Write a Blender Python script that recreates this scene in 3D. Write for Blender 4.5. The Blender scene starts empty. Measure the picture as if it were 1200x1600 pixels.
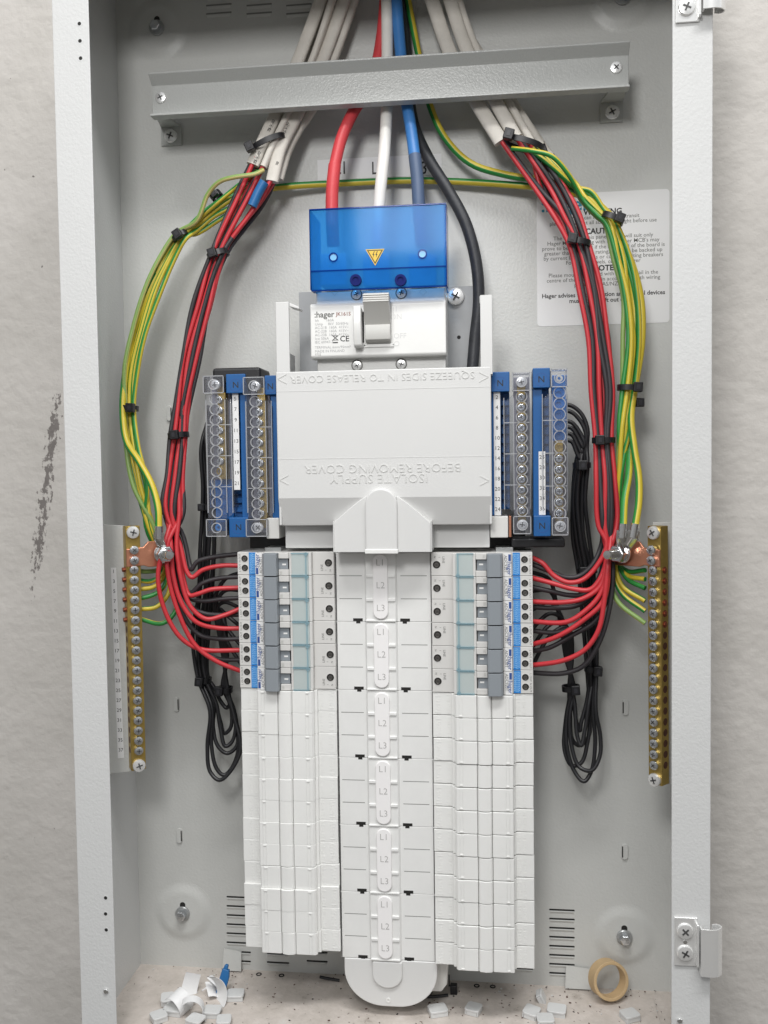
import bpy, bmesh, math, random
from mathutils import Vector, Matrix
random.seed(7)
S = 0.001                      # everything below is written in millimetres
sc = bpy.context.scene
COL = sc.collection
PI = math.pi

# ------------------------------------------------------------------ camera
F, YAW, PITCH, ROLL, DIST = 1458.0, -0.1203, -0.04687, -0.01353, 700.0
_cy, _sy, _cp, _sp = math.cos(YAW), math.sin(YAW), math.cos(PITCH), math.sin(PITCH)
FW = Vector((_sy*_cp, _cy*_cp, _sp)); _r = Vector((_cy, -_sy, 0)); _u = _r.cross(FW)
RT = _r*math.cos(ROLL) + _u*math.sin(ROLL); UP = _u*math.cos(ROLL) - _r*math.sin(ROLL)
cam_d = bpy.data.cameras.new("camera"); cam = bpy.data.objects.new("camera", cam_d); COL.objects.link(cam)
cam_d.sensor_fit = 'HORIZONTAL'; cam_d.sensor_width = 36; cam_d.lens = 36*F/1200
cam_d.clip_start = 0.02; cam_d.clip_end = 50
M = Matrix((RT, UP, -FW)).transposed().to_4x4(); M.translation = Vector((0, -DIST*S, 0))
cam.matrix_world = M
sc.camera = cam
# ------------------------------------------------------------------ light
w = bpy.data.worlds.new("World"); sc.world = w; w.use_nodes = True
def room_light():              # ambient paler upwards, darker below; bright bands added to vary metal reflections
    nt = w.node_tree; N = nt.nodes.new; L = nt.links.new; bg = nt.nodes['Background']
    tc = N('ShaderNodeTexCoord'); sp = N('ShaderNodeSeparateXYZ'); L(tc.outputs['Generated'], sp.inputs[0])
    cr = N('ShaderNodeValToRGB'); mr = N('ShaderNodeMapRange'); mr.inputs[1].default_value = -1; L(sp.outputs[2], mr.inputs[0]); L(mr.outputs[0], cr.inputs[0])
    e = cr.color_ramp.elements; e[0].position = 0; e[0].color = (.20, .19, .175, 1); e[1].position = 1; e[1].color = (.62, .65, .68, 1)
    x = e.new(.42); x.color = (.22, .21, .20, 1); x = e.new(.50); x.color = (.34, .34, .345, 1); x = e.new(.66); x.color = (.52, .53, .54, 1)
    mp = N('ShaderNodeMapping'); mp.inputs['Rotation'].default_value = (.35, .2, .5); L(tc.outputs['Generated'], mp.inputs[0])
    wv = N('ShaderNodeTexWave'); wv.inputs['Scale'].default_value = 1.1; wv.inputs['Distortion'].default_value = 1.2; L(mp.outputs[0], wv.inputs[0])
    st = N('ShaderNodeMapRange'); st.inputs[1].default_value = .80; st.inputs[2].default_value = .92; L(wv.outputs['Fac'], st.inputs[0])
    up = N('ShaderNodeMapRange'); up.inputs[1].default_value = .12; up.inputs[2].default_value = .3; L(sp.outputs[2], up.inputs[0])
    mu = N('ShaderNodeMath'); mu.operation = 'MULTIPLY'; L(st.outputs[0], mu.inputs[0]); L(up.outputs[0], mu.inputs[1])
    mx = N('ShaderNodeMix'); mx.data_type = 'RGBA'; L(mu.outputs[0], mx.inputs[0]); L(cr.outputs[0], mx.inputs[6]); mx.inputs[7].default_value = (1.6, 1.6, 1.6, 1)
    L(mx.outputs[2], bg.inputs[0]); bg.inputs[1].default_value = 0.80
room_light()
def lamp(name, loc, target, sx, sy, power, col=(1, .98, .95)):
    d = bpy.data.lights.new(name, 'AREA'); d.shape = 'RECTANGLE'; d.size = sx*S; d.size_y = sy*S
    d.energy = power; d.color = col
    o = bpy.data.objects.new(name, d); COL.objects.link(o)
    o.location = Vector(loc)*S
    o.rotation_euler = (Vector(target)-Vector(loc)).to_track_quat('-Z', 'Y').to_euler()
    return o
lamp("ceiling_lamp", (120, -900, 1650), (-90, 60, 0), 1300, 260, 27.0, (1, .995, .985))
lamp("work_lamp", (-150, -900, 480), (-90, 60, -60), 190, 190, 4.0, (1, .99, .975))
sc.view_settings.view_transform = 'Standard'; sc.view_settings.look = 'None'
sc.view_settings.exposure = 0.07; sc.view_settings.gamma = 1.0
try: sc.view_settings.use_curve_mapping = False
except Exception: pass
sc.cycles.max_bounces = 8; sc.cycles.transparent_max_bounces = 24

# ------------------------------------------------------------------ helpers
def P(px, py, Y):              # the world point at depth Y seen at this spot of the photograph
    v = RT*((px-600)/F) + UP*((800-py)/F) + FW
    return v*((Y+DIST)/v.y) + Vector((0, -DIST, 0))
def PX(px, py, Y): return P(px, py, Y).x
def PZ(px, py, Y): return P(px, py, Y).z

def mat(name, col, rough=.5, metal=0, bump=0, bscale=400, spec=.5, vary=0, vscale=30, trans=None, coat=0):
    m = bpy.data.materials.new(name); m.use_nodes = True
    nt = m.node_tree; b = nt.nodes['Principled BSDF']
    b.inputs['Base Color'].default_value = (*col, 1); b.inputs['Roughness'].default_value = rough
    b.inputs['Metallic'].default_value = metal; b.inputs['Specular IOR Level'].default_value = spec
    b.inputs['Coat Weight'].default_value = coat
    tc = nt.nodes.new('ShaderNodeTexCoord')
    if vary:
        n = nt.nodes.new('ShaderNodeTexNoise'); n.inputs['Scale'].default_value = vscale; n.inputs['Detail'].default_value = 6
        n.inputs['Roughness'].default_value = .65
        nt.links.new(tc.outputs['Object'], n.inputs['Vector'])
        r = nt.nodes.new('ShaderNodeMix'); r.data_type = 'RGBA'
        r.inputs[6].default_value = (*[c*(1-vary) for c in col], 1); r.inputs[7].default_value = (*[min(1, c*(1+vary*.6)) for c in col], 1)
        mr = nt.nodes.new('ShaderNodeMapRange'); mr.inputs[1].default_value = .3; mr.inputs[2].default_value = .7
        nt.links.new(n.outputs[0], mr.inputs[0]); nt.links.new(mr.outputs[0], r.inputs[0])
        nt.links.new(r.outputs[2], b.inputs['Base Color'])
    if bump:
        n = nt.nodes.new('ShaderNodeTexNoise'); n.inputs['Scale'].default_value = bscale; n.inputs['Detail'].default_value = 3
        nt.links.new(tc.outputs['Object'], n.inputs['Vector'])
        bp = nt.nodes.new('ShaderNodeBump'); bp.inputs['Strength'].default_value = bump; bp.inputs['Distance'].default_value = .001
        nt.links.new(n.outputs[0], bp.inputs['Height']); nt.links.new(bp.outputs[0], b.inputs['Normal'])
    return m
def clear(name, tint, gloss=1.5, body=.08, bodycol=(.8, .85, .9)):
    m = bpy.data.materials.new(name); m.use_nodes = True; nt = m.node_tree; nt.nodes.clear()
    out = nt.nodes.new('ShaderNodeOutputMaterial')
    t = nt.nodes.new('ShaderNodeBsdfTransparent'); t.inputs[0].default_value = (*tint, 1)
    d = nt.nodes.new('ShaderNodeBsdfDiffuse'); d.inputs[0].default_value = (*bodycol, 1)
    tl = nt.nodes.new('ShaderNodeBsdfTranslucent'); tl.inputs[0].default_value = (*bodycol, 1)
    ad = nt.nodes.new('ShaderNodeMixShader'); ad.inputs[0].default_value = .5
    nt.links.new(d.outputs[0], ad.inputs[1]); nt.links.new(tl.outputs[0], ad.inputs[2])
    mx = nt.nodes.new('ShaderNodeMixShader'); mx.inputs[0].default_value = body
    nt.links.new(t.outputs[0], mx.inputs[1]); nt.links.new(ad.outputs[0], mx.inputs[2])
    g = nt.nodes.new('ShaderNodeBsdfGlossy'); g.inputs['Roughness'].default_value = .08
    lw = nt.nodes.new('ShaderNodeFresnel'); lw.inputs[0].default_value = gloss
    mg = nt.nodes.new('ShaderNodeMixShader')
    nt.links.new(lw.outputs[0], mg.inputs[0]); nt.links.new(mx.outputs[0], mg.inputs[1]); nt.links.new(g.outputs[0], mg.inputs[2])
    nt.links.new(mg.outputs[0], out.inputs[0])
    return m

m_paint = mat('grey_powder_coat', (.63, .635, .63), .36, bump=.24, bscale=520, vary=.02, vscale=12)
m_inner = mat('grey_powder_coat_shaded', (.58, .585, .565), .38, bump=.22, bscale=420, vary=.06, vscale=9)  # same coat as the flanges, darkened for the shade inside the box
m_rail = mat('grey_rail_paint', (.47, .48, .465), .28, bump=.22, bscale=700)
m_white = mat('white_plastic', (.82, .82, .80), .29, bump=.06, bscale=1500, vary=.045, vscale=22)
m_white2 = mat('warm_white_plastic', (.72, .715, .69), .42, bump=.06, bscale=1500, vary=.03, vscale=40)
m_cover = mat('cover_plastic', (.69, .69, .68), .34, bump=.05, bscale=1800, vary=.02, vscale=14)
m_body = mat('breaker_plastic', (.66, .65, .63), .42, bump=.05, bscale=1500)
m_insert = mat('bright_white_plastic', (.90, .885, .88), .38, bump=.05, bscale=1500)
m_grey = mat('grey_toggle_plastic', (.265, .29, .315), .42, bump=.05, bscale=1500)
m_lgrey = mat('light_grey_plastic', (.55, .545, .52), .45)
m_blue = mat('blue_plastic', (.013, .105, .315), .38, bump=.05, bscale=1200, vary=.06, vscale=50)
m_bluelab = mat('blue_print', (.02, .22, .62), .45)
m_bluedark = mat('dark_blue_print', (.03, .08, .28), .5)
m_teal = mat('teal_print', (.02, .26, .40), .5)
m_black = mat('black_rubber', (.014, .014, .016), .42, bump=.1, bscale=900)
m_tie = mat('black_nylon', (.010, .010, .012), .38)
m_dark = mat('dark_hole', (.012, .011, .010), .7)
m_bk = mat('black_insulation', (.032, .028, .032), .52, bump=.08, bscale=900, vary=.15, vscale=60)
m_red = mat('red_insulation', (.54, .034, .044), .44, bump=.06, bscale=700, vary=.06, vscale=40)
m_redbig = mat('pale_red_insulation', (.62, .055, .065), .42, bump=.1, bscale=500, vary=.08, vscale=40)
m_whitebig = mat('white_insulation', (.80, .78, .74), .45, bump=.1, bscale=400, vary=.05, vscale=60)
m_bluebig = mat('blue_insulation', (.045, .20, .52), .42, bump=.1, bscale=500, vary=.08, vscale=40)
m_slate = mat('slate_blue_sleeve', (.075, .115, .20), .5, vary=.08)
m_blackbig = mat('black_dusty_insulation', (.028, .030, .036), .5, bump=.2, bscale=300, vary=.35, vscale=70)
m_tps = mat('white_cable_sheath', (.62, .585, .53), .5, bump=.3, bscale=250, vary=.10, vscale=70)
m_green = mat('green_insulation', (.025, .24, .045), .4, vary=.1, vscale=50)
m_yel = mat('yellow_insulation', (.60, .47, .04), .4, vary=.08, vscale=50)
m_pgreen = mat('pale_green_insulation', (.23, .36, .10), .42, vary=.1, vscale=50)
m_pyel = mat('pale_yellow_insulation', (.60, .52, .20), .42, vary=.06, vscale=50)
m_brass = mat('brass', (.50, .35, .10), .38, metal=.85, bump=.1, bscale=500, vary=.2, vscale=60)
m_copper = mat('copper', (.72, .32, .20), .34, metal=.8, bump=.1, bscale=400, vary=.1, vscale=50)
m_zinc = mat('zinc', (.72, .74, .76), .22, metal=1, bump=.15, bscale=350)
m_steel = mat('bright_steel', (.80, .80, .79), .16, metal=1, bump=.08, bscale=200)
m_chrome = mat('polished_zinc', (.92, .92, .91), .22, metal=.62, bump=.06, bscale=150)
m_paper = mat('white_paper', (.80, .80, .80), .5)
m_ink = mat('black_ink', (.02, .02, .02), .6)
m_greyink = mat('grey_ink', (.16, .16, .15), .6)
m_paleink = mat('pale_ink', (.38, .38, .38), .6)
m_redink = mat('brown_ink', (.25, .08, .05), .6)
m_yellow = mat('yellow_sticker', (.80, .52, .04), .45)
m_galv = mat('galvanised_plate', (.42, .43, .43), .32, metal=.6, vary=.15, vscale=60)
m_tan = mat('tan_cardboard', (.56, .40, .22), .6, vary=.12, vscale=60, bump=.2)
m_bluebit = mat('blue_scrap', (.02, .14, .36), .45)
m_chassis = mat('dark_chassis', (.07, .07, .068), .5)
m_clear = clear('clear_polycarbonate', (.98, .985, 1), 1.35, .07, (.92, .94, 1))
m_clearrim = clear('clear_rim', (.92, .94, .97), 1.5, .60, (.95, .96, .98))
m_window = clear('tinted_window', (.97, 1, 1), 1.2, .62, (.87, .96, .96))
m_winrim = clear('tinted_window_rim', (.85, .96, 1), 1.35, .6, (.62, .86, .94))
m_shield = clear('translucent_blue', (.34, .70, .98), 1.13, .38, (.05, .42, .95))
m_shieldedge = clear('translucent_blue_edge', (.05, .20, .60), 1.2, .7, (.01, .09, .45))

class MB:
    def __init__(s): s.v = []; s.f = []; s.m = []
    def add(s, vs, fs, mi=0):
        b = len(s.v); s.v += [Vector(v) for v in vs]
        for f in fs: s.f.append([b+i for i in f]); s.m.append(mi)
    def box(s, x0, x1, y0, y1, z0, z1, mi=0, T=None):
        vs = [(x, y, z) for x in (x0, x1) for y in (y0, y1) for z in (z0, z1)]
        if T: vs = [T @ Vector(v) for v in vs]
        s.add(vs, [(0, 1, 3, 2), (4, 6, 7, 5), (0, 4, 5, 1), (2, 3, 7, 6), (0, 2, 6, 4), (1, 5, 7, 3)], mi); return s
    def prism(s, poly, y0, y1, mi=0, T=None, axis='Y'):
        n = len(poly)
        if axis == 'Y': f = lambda a, b, d: Vector((a, d, b))
        elif axis == 'Z': f = lambda a, b, d: Vector((a, b, d))
        else: f = lambda a, b, d: Vector((d, a, b))
        vs = [f(a, b, y0) for a, b in poly]+[f(a, b, y1) for a, b in poly]
        if T: vs = [T @ v for v in vs]
        s.add(vs, [list(range(n)), list(range(2*n-1, n-1, -1))]+[(i, (i+1) % n, n+(i+1) % n, n+i) for i in range(n)], mi); return s
    def lathe(s, prof, org, axis=(0, -1, 0), n=24, mi=0, T=None):
        # prof: (radius, height along axis)
        a = Vector(axis).normalized(); t = Vector((0, 0, 1)) if abs(a.z) < .9 else Vector((1, 0, 0))
        u = a.cross(t).normalized(); v = a.cross(u); o = Vector(org); vs = []; fs = []
        for r, h in prof:
            for k in range(n):
                q = 2*PI*k/n; p = o+a*h+(u*math.cos(q)+v*math.sin(q))*r
                vs.append(T @ p if T else p)
        for i in range(len(prof)-1):
            for k in range(n):
                k2 = (k+1) % n
                fs.append((i*n+k, i*n+k2, (i+1)*n+k2, (i+1)*n+k))
        if prof[0][0] > 0: fs.append(list(range(n)))
        if prof[-1][0] > 0: fs.append([(len(prof)-1)*n+k for k in range(n)][::-1])
        s.add(vs, fs, mi); return s
    def ring(s, org, axis, ro, ri, h, n=24, mi=0, T=None):
        a = Vector(axis).normalized(); t = Vector((0, 0, 1)) if abs(a.z) < .9 else Vector((1, 0, 0))
        u = a.cross(t).normalized(); v = a.cross(u); o = Vector(org); vs = []; fs = []
        pr = [(ro, 0), (ro, h), (ri, h), (ri, 0)]
        for r, hh in pr:
            for k in range(n):
                q = 2*PI*k/n; p = o+a*hh+(u*math.cos(q)+v*math.sin(q))*r; vs.append(T @ p if T else p)
        for i in range(4):
            j = (i+1) % 4
            for k in range(n): fs.append((i*n+k, i*n+(k+1) % n, j*n+(k+1) % n, j*n+k))
        s.add(vs, fs, mi); return s
    def tube(s, pts, r, n=10, flat=None, stripe=None, twist=0, mi=0, sub=6, smooth=True):
        pts = [Vector(p) for p in pts]
        if smooth: pts = spline(pts, sub)
        N = len(pts); base = len(s.v)
        tans = [(pts[min(i+1, N-1)]-pts[max(i-1, 0)]).normalized() for i in range(N)]
        t0 = tans[0]; ref = Vector((0, 1, 0)) if abs(t0.y) < .85 else Vector((1, 0, 0))
        nr = (ref-t0*ref.dot(t0)).normalized(); L = 0
        for i in range(N):
            t = tans[i]
            if (flat or stripe) and abs(t.y) < .93: nr = (Vector((0, 1, 0))-t*t.y).normalized()
            else:
                nr = nr-t*nr.dot(t); nr.normalize()
            bn = t.cross(nr)
            if i: L += (pts[i]-pts[i-1]).length
            for k in range(n):
                q = 2*PI*k/n + twist*L
                if flat:
                    c, sn = math.cos(q), math.sin(q)
                    e = .72
                    cc = math.copysign(abs(c)**e, c); ss = math.copysign(abs(sn)**e, sn)
                    s.v.append(pts[i]+bn*cc*flat[0]+nr*ss*flat[1])
                else: s.v.append(pts[i]+(nr*math.cos(q)+bn*math.sin(q))*r)
        for i in range(N-1):
            for k in range(n):
                k2 = (k+1) % n
                s.f.append([base+i*n+k, base+i*n+k2, base+(i+1)*n+k2, base+(i+1)*n+k])
                s.m.append(1 if (stripe and k in stripe) else mi)
        s.f.append([base+k for k in range(n)]); s.m.append(mi)
        s.f.append([base+(N-1)*n+k for k in range(n)][::-1]); s.m.append(mi)
        return s
    def build(s, name, mats, parent=None, bevel=0, seg=2, ang=25, recalc=True):
        off = wloc(parent) if parent else Vector((0, 0, 0))
        me = bpy.data.meshes.new(name)
        me.from_pydata([((v-off)*S)[:] for v in s.v], [], s.f)
        if not isinstance(mats, (list, tuple)): mats = [mats]
        for m in mats: me.materials.append(m)
        me.polygons.foreach_set('material_index', [min(i, len(mats)-1) for i in s.m])
        if recalc:
            bm = bmesh.new(); bm.from_mesh(me); bmesh.ops.recalc_face_normals(bm, faces=bm.faces); bm.to_mesh(me); bm.free()
        me.polygons.foreach_set('use_smooth', [True]*len(me.polygons))
        me.set_sharp_from_angle(angle=math.radians(ang)); me.update()
        o = bpy.data.objects.new(name, me); COL.objects.link(o)
        if parent: o.parent = parent
        if bevel:
            b = o.modifiers.new('bevel', 'BEVEL'); b.width = bevel*S; b.segments = seg; b.limit_method = 'ANGLE'
            b.angle_limit = math.radians(35); b.harden_normals = True
        return o
def spline(p, sub):
    out = []
    for i in range(len(p)-1):
        a = p[i-1] if i else p[0]*2-p[1]; b = p[i]; c = p[i+1]; d = p[i+2] if i+2 < len(p) else p[-1]*2-p[-2]
        # centripetal Catmull-Rom keeps bends free of overshoot
        t0 = 0; t1 = t0+max((b-a).length, .01)**.5; t2 = t1+max((c-b).length, .01)**.5; t3 = t2+max((d-c).length, .01)**.5
        for k in range(sub):
            t = t1+(t2-t1)*k/sub
            A1 = a*((t1-t)/(t1-t0))+b*((t-t0)/(t1-t0)); A2 = b*((t2-t)/(t2-t1))+c*((t-t1)/(t2-t1)); A3 = c*((t3-t)/(t3-t2))+d*((t-t2)/(t3-t2))
            B1 = A1*((t2-t)/(t2-t0))+A2*((t-t0)/(t2-t0)); B2 = A2*((t3-t)/(t3-t1))+A3*((t-t1)/(t3-t1))
            out.append(B1*((t2-t)/(t2-t1))+B2*((t-t1)/(t2-t1)))
    out.append(p[-1]); return out
def wloc(o):
    v = Vector((0, 0, 0))
    while o: v += o.location/S; o = o.parent
    return v
def thing(name, label, cat, loc, group=None):
    o = bpy.data.objects.new(name, None); COL.objects.link(o); o.empty_display_size = .01
    o.location = Vector(loc)*S; o['label'] = label; o['category'] = cat
    if group: o['group'] = group
    return o
def tag(o, label=None, cat=None, group=None, kind=None):
    if label: o['label'] = label
    if cat: o['category'] = cat
    if group: o['group'] = group
    if kind: o['kind'] = kind
    return o
def dup(root, loc, label, rot=None, group=None):
    r = root.copy(); COL.objects.link(r); r.location = Vector(loc)*S; r['label'] = label
    if rot: r.rotation_euler = rot
    if group: r['group'] = group
    for ch in list(root.children):
        c = ch.copy(); COL.objects.link(c); c.parent = r
        for g in list(ch.children):
            d = g.copy(); COL.objects.link(d); d.parent = c
    return r
def rrect(x0, x1, z0, z1, r, n=4):
    out = []
    for cx, cz, a in ((x1-r, z1-r, 0), (x0+r, z1-r, 90), (x0+r, z0+r, 180), (x1-r, z0+r, 270)):
        for k in range(n+1):
            q = math.radians(a+90*k/n); out.append((cx+r*math.cos(q), cz+r*math.sin(q)))
    return out
_fc = {}
def text(body, size, at, mtl, parent=None, rot=0, name='lettering', ext=.02, align='CENTER', bold=0, sx=1, T=None, line=1.0):
    # flat lettering facing -Y, turned by rot (degrees) in its plane
    c = bpy.data.curves.new('t', 'FONT'); c.body = body; c.size = size; c.align_x = align; c.align_y = 'CENTER'
    c.extrude = ext; c.offset = bold*size; c.resolution_u = 2; c.space_line = line; c.space_character = 1.0
    ob = bpy.data.objects.new('t', c); me = bpy.data.meshes.new_from_object(ob)
    bpy.data.objects.remove(ob); bpy.data.curves.remove(c)
    Mx = Matrix.Rotation(math.radians(90), 4, 'X') @ Matrix.Rotation(math.radians(rot), 4, 'Z') @ Matrix.Diagonal((sx, 1, 1, 1))
    W = Matrix.Translation(Vector(at)) @ Mx
    if T: W = T @ W
    off = wloc(parent) if parent else Vector((0, 0, 0))
    me.transform(Matrix.Diagonal((S, S, S, 1)) @ Matrix.Translation(-off) @ W)
    me.materials.clear(); me.materials.append(mtl); me.name = name
    o = bpy.data.objects.new(name, me); COL.objects.link(o)
    if parent: o.parent = parent
    return o
# screw head shared mesh (unit radius, axis -Y)
def screw_mesh(name, metal, dome=.35):
    b = MB(); b.lathe([(1, -.5), (1, .12), (.9, dome*.8), (.55, dome), (.0, dome+.02)], (0, 0, 0), n=20)
    for a in (.3, .3+PI/2):
        T = Matrix.Rotation(a, 4, 'Y'); b.box(-.5, .5, -dome-.06, -dome+.1, -.10, .10, 1, T)
    o = b.build(name, [metal, mat(name+'_recess', (.06, .06, .06), .5)]); me = o.data; bpy.data.objects.remove(o)
    me.transform(Matrix.Scale(1/S, 4)); return me
ME_SCREW = screw_mesh('screw', m_zinc); ME_SCREWC = screw_mesh('screw_bright', m_chrome)
ME_TERM = screw_mesh('terminal_screw', mat('dark_screw', (.16, .15, .14), .35, metal=.8), .1)
def screw(at, r, parent, name='screw', me=None, rotz=0, T=None, seed=None, fl=1):
    o = bpy.data.objects.new(name, me or ME_SCREW); COL.objects.link(o)
    a = random.random()*PI/2
    Mx = Matrix.Translation(Vector(at)) @ Matrix.Rotation(a, 4, 'Y') @ Matrix.Diagonal((r, r*fl, r, 1))
    if T: Mx = T @ Mx
    off = wloc(parent) if parent else Vector((0, 0, 0))
    Mx = Matrix.Translation(-off) @ Mx
    Mx.translation = Mx.translation*S
    o.matrix_basis = Mx @ Matrix.Scale(S, 4) if False else Matrix.LocRotScale(Mx.translation, Mx.to_quaternion(), Mx.to_scale()*S)
    if parent: o.parent = parent
    return o

D = 122.0
XL, XR = -336.8, 154.9          # outer faces of the enclosure
XLi, XRi = -307.3, 126.9        # inner edges of the front flange
ZF = -462.4                     # enclosure floor
ZT = PZ(600, -152, 0)+18

# ------------------------------------------------------------------ the wall
def wall_material():
    m = mat('painted_block_wall', (.50, .485, .455), .75, bump=0)
    nt = m.node_tree; b = nt.nodes['Principled BSDF']; N = nt.nodes.new; L = nt.links.new
    tc = N('ShaderNodeTexCoord')
    mp = N('ShaderNodeMapping'); mp.inputs['Scale'].default_value = (1, 1, 1.1); L(tc.outputs['Object'], mp.inputs[0])
    n1 = N('ShaderNodeTexNoise'); n1.inputs['Scale'].default_value = 9; n1.inputs['Detail'].default_value = 8; L(mp.outputs[0], n1.inputs[0])
    n2 = N('ShaderNodeTexNoise'); n2.inputs['Scale'].default_value = 75; n2.inputs['Detail'].default_value = 9; L(mp.outputs[0], n2.inputs[0])
    mx = N('ShaderNodeMix'); mx.data_type = 'RGBA'; mx.inputs[6].default_value = (.50, .478, .447, 1); mx.inputs[7].default_value = (.565, .54, .51, 1)
    mr = N('ShaderNodeMapRange'); mr.inputs[1].default_value = .35; mr.inputs[2].default_value = .65; L(n1.outputs[0], mr.inputs[0]); L(mr.outputs[0], mx.inputs[0])
    # dark flecks
    v = N('ShaderNodeTexNoise'); v.inputs['Scale'].default_value = 120; v.inputs['Detail'].default_value = 2; L(tc.outputs['Object'], v.inputs[0])
    fl = N('ShaderNodeMapRange'); fl.inputs[1].default_value = .74; fl.inputs[2].default_value = .77; L(v.outputs[0], fl.inputs[0])
    # the scuffed dark mark left of the enclosure: a slanted band broken up by noise
    sp = N('ShaderNodeSeparateXYZ'); L(tc.outputs['Object'], sp.inputs[0])
    a = P(98, 560, D+3)*S; c = P(48, 960, D+3)*S
    k = (a.x-c.x)/(a.z-c.z)
    ma = N('ShaderNodeMath'); ma.operation = 'MULTIPLY_ADD'; L(sp.outputs[2], ma.inputs[0]); ma.inputs[1].default_value = -k; ma.inputs[2].default_value = -(a.x-k*a.z)
    ad = N('ShaderNodeMath'); ad.operation = 'ADD'; L(sp.outputs[0], ad.inputs[0]); L(ma.outputs[0], ad.inputs[1])
    ab = N('ShaderNodeMath'); ab.operation = 'ABSOLUTE'; L(ad.outputs[0], ab.inputs[0])
    b1 = N('ShaderNodeMapRange'); b1.inputs[1].default_value = .0015; b1.inputs[2].default_value = .014; b1.inputs[3].default_value = .20; b1.inputs[4].default_value = -.10; L(ab.outputs[0], b1.inputs[0])
    zc = (a.z+c.z)/2; zh = abs(a.z-c.z)/2
    zz = N('ShaderNodeMath'); zz.operation = 'SUBTRACT'; L(sp.outputs[2], zz.inputs[0]); zz.inputs[1].default_value = zc
    za = N('ShaderNodeMath'); za.operation = 'ABSOLUTE'; L(zz.outputs[0], za.inputs[0])
    b2 = N('ShaderNodeMapRange'); b2.inputs[1].default_value = zh*.55; b2.inputs[2].default_value = zh*1.1; b2.inputs[3].default_value = 0; b2.inputs[4].default_value = -.25; L(za.outputs[0], b2.inputs[0])
    n3 = N('ShaderNodeTexNoise'); n3.inputs['Scale'].default_value = 210; n3.inputs['Detail'].default_value = 9; n3.inputs['Roughness'].default_value = .7
    mp3 = N('ShaderNodeMapping'); mp3.inputs['Scale'].default_value = (1.2, 1, .7); L(tc.outputs['Object'], mp3.inputs[0]); L(mp3.outputs[0], n3.inputs[0])
    s1 = N('ShaderNodeMath'); s1.operation = 'ADD'; L(n3.outputs[0], s1.inputs[0]); L(b1.outputs[0], s1.inputs[1])
    s2 = N('ShaderNodeMath'); s2.operation = 'ADD'; L(s1.outputs[0], s2.inputs[0]); L(b2.outputs[0], s2.inputs[1])
    th = N('ShaderNodeMapRange'); th.inputs[1].default_value = .645; th.inputs[2].default_value = .675; L(s2.outputs[0], th.inputs[0])
    m1 = N('ShaderNodeMath'); m1.operation = 'MAXIMUM'; L(fl.outputs[0], m1.inputs[0]); L(th.outputs[0], m1.inputs[1])
    m2 = N('ShaderNodeMath'); m2.operation = 'MULTIPLY'; L(m1.outputs[0], m2.inputs[0]); m2.inputs[1].default_value = .8
    mk = N('ShaderNodeMix'); mk.data_type = 'RGBA'; L(m2.outputs[0], mk.inputs[0]); L(mx.outputs[2], mk.inputs[6]); mk.inputs[7].default_value = (.10, .085, .08, 1)
    L(mk.outputs[2], b.inputs['Base Color'])
    h = N('ShaderNodeMath'); h.operation = 'MULTIPLY_ADD'; L(n2.outputs[0], h.inputs[0]); h.inputs[1].default_value = .95; L(n1.outputs[0], h.inputs[2])
    bp = N('ShaderNodeBump'); bp.inputs['Strength'].default_value = .42; bp.inputs['Distance'].default_value = .004; L(h.outputs[0], bp.inputs['Height'])
    L(bp.outputs[0], b.inputs['Normal'])
    return m
b = MB(); b.box(-1400, 1300, D+3, D+40, -1300, 1500)
tag(b.build('wall', wall_material()), 'painted concrete wall with a dark scuff mark behind the open enclosure', 'wall', kind='structure')

# ------------------------------------------------------------------ enclosure
enc = thing('enclosure', 'open grey steel switchboard enclosure holding all the wiring', 'enclosure', ((XL+XR)/2, D, ZF))
b = MB(); b.box(XL+1.5, XR-1.5, D, D+2, ZF-2, ZT); b.build('back_panel', m_inner, enc)
for s, x in (('side_panel', XL), ('side_panel', XR-1.5)):
    b = MB(); b.box(x, x+1.5, 1.6, D+2, ZF-2, ZT); b.build(s, m_paint, enc)
b = MB(); b.box(XL, XR, 1.6, D+2, ZT, ZT+1.5); b.build('top_panel', m_paint, enc)
def dust_mat():
    m = mat('dusty_floor', (.50, .485, .46), .7, bump=.6, bscale=160)
    nt = m.node_tree; b = nt.nodes['Principled BSDF']; N = nt.nodes.new; L = nt.links.new
    tc = N('ShaderNodeTexCoord')
    n1 = N('ShaderNodeTexNoise'); n1.inputs['Scale'].default_value = 30; n1.inputs['Detail'].default_value = 10; n1.inputs['Roughness'].default_value = .75; L(tc.outputs['Object'], n1.inputs[0])
    cr = N('ShaderNodeValToRGB'); L(n1.outputs[0], cr.inputs[0])
    e = cr.color_ramp.elements; e[0].position = .28; e[0].color = (.26, .22, .19, 1); e[1].position = .40; e[1].color = (.50, .455, .41, 1)
    x = e.new(.58); x.color = (.60, .545, .50, 1); x = e.new(.72); x.color = (.68, .66, .63, 1)
    n2 = N('ShaderNodeTexNoise'); n2.inputs['Scale'].default_value = 260; n2.inputs['Detail'].default_value = 3; L(tc.outputs['Object'], n2.inputs[0])
    mr = N('ShaderNodeMapRange'); mr.inputs[1].default_value = .68; mr.inputs[2].default_value = .74; L(n2.outputs[0], mr.inputs[0])
    mx = N('ShaderNodeMix'); mx.data_type = 'RGBA'; L(mr.outputs[0], mx.inputs[0]); L(cr.outputs[0], mx.inputs[6]); mx.inputs[7].default_value = (.10, .06, .045, 1)
    L(mx.outputs[2], b.inputs['Base Color'])
    return m
m_dust = dust_mat()
b = MB(); b.box(XL+1.5, XR-1.5, 1.7, D, ZF-2, ZF); b.build('floor_panel', m_dust, enc)
gx0, gx1 = PX(300, 1540, D-14), PX(1021, 1573, D-14)
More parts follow.
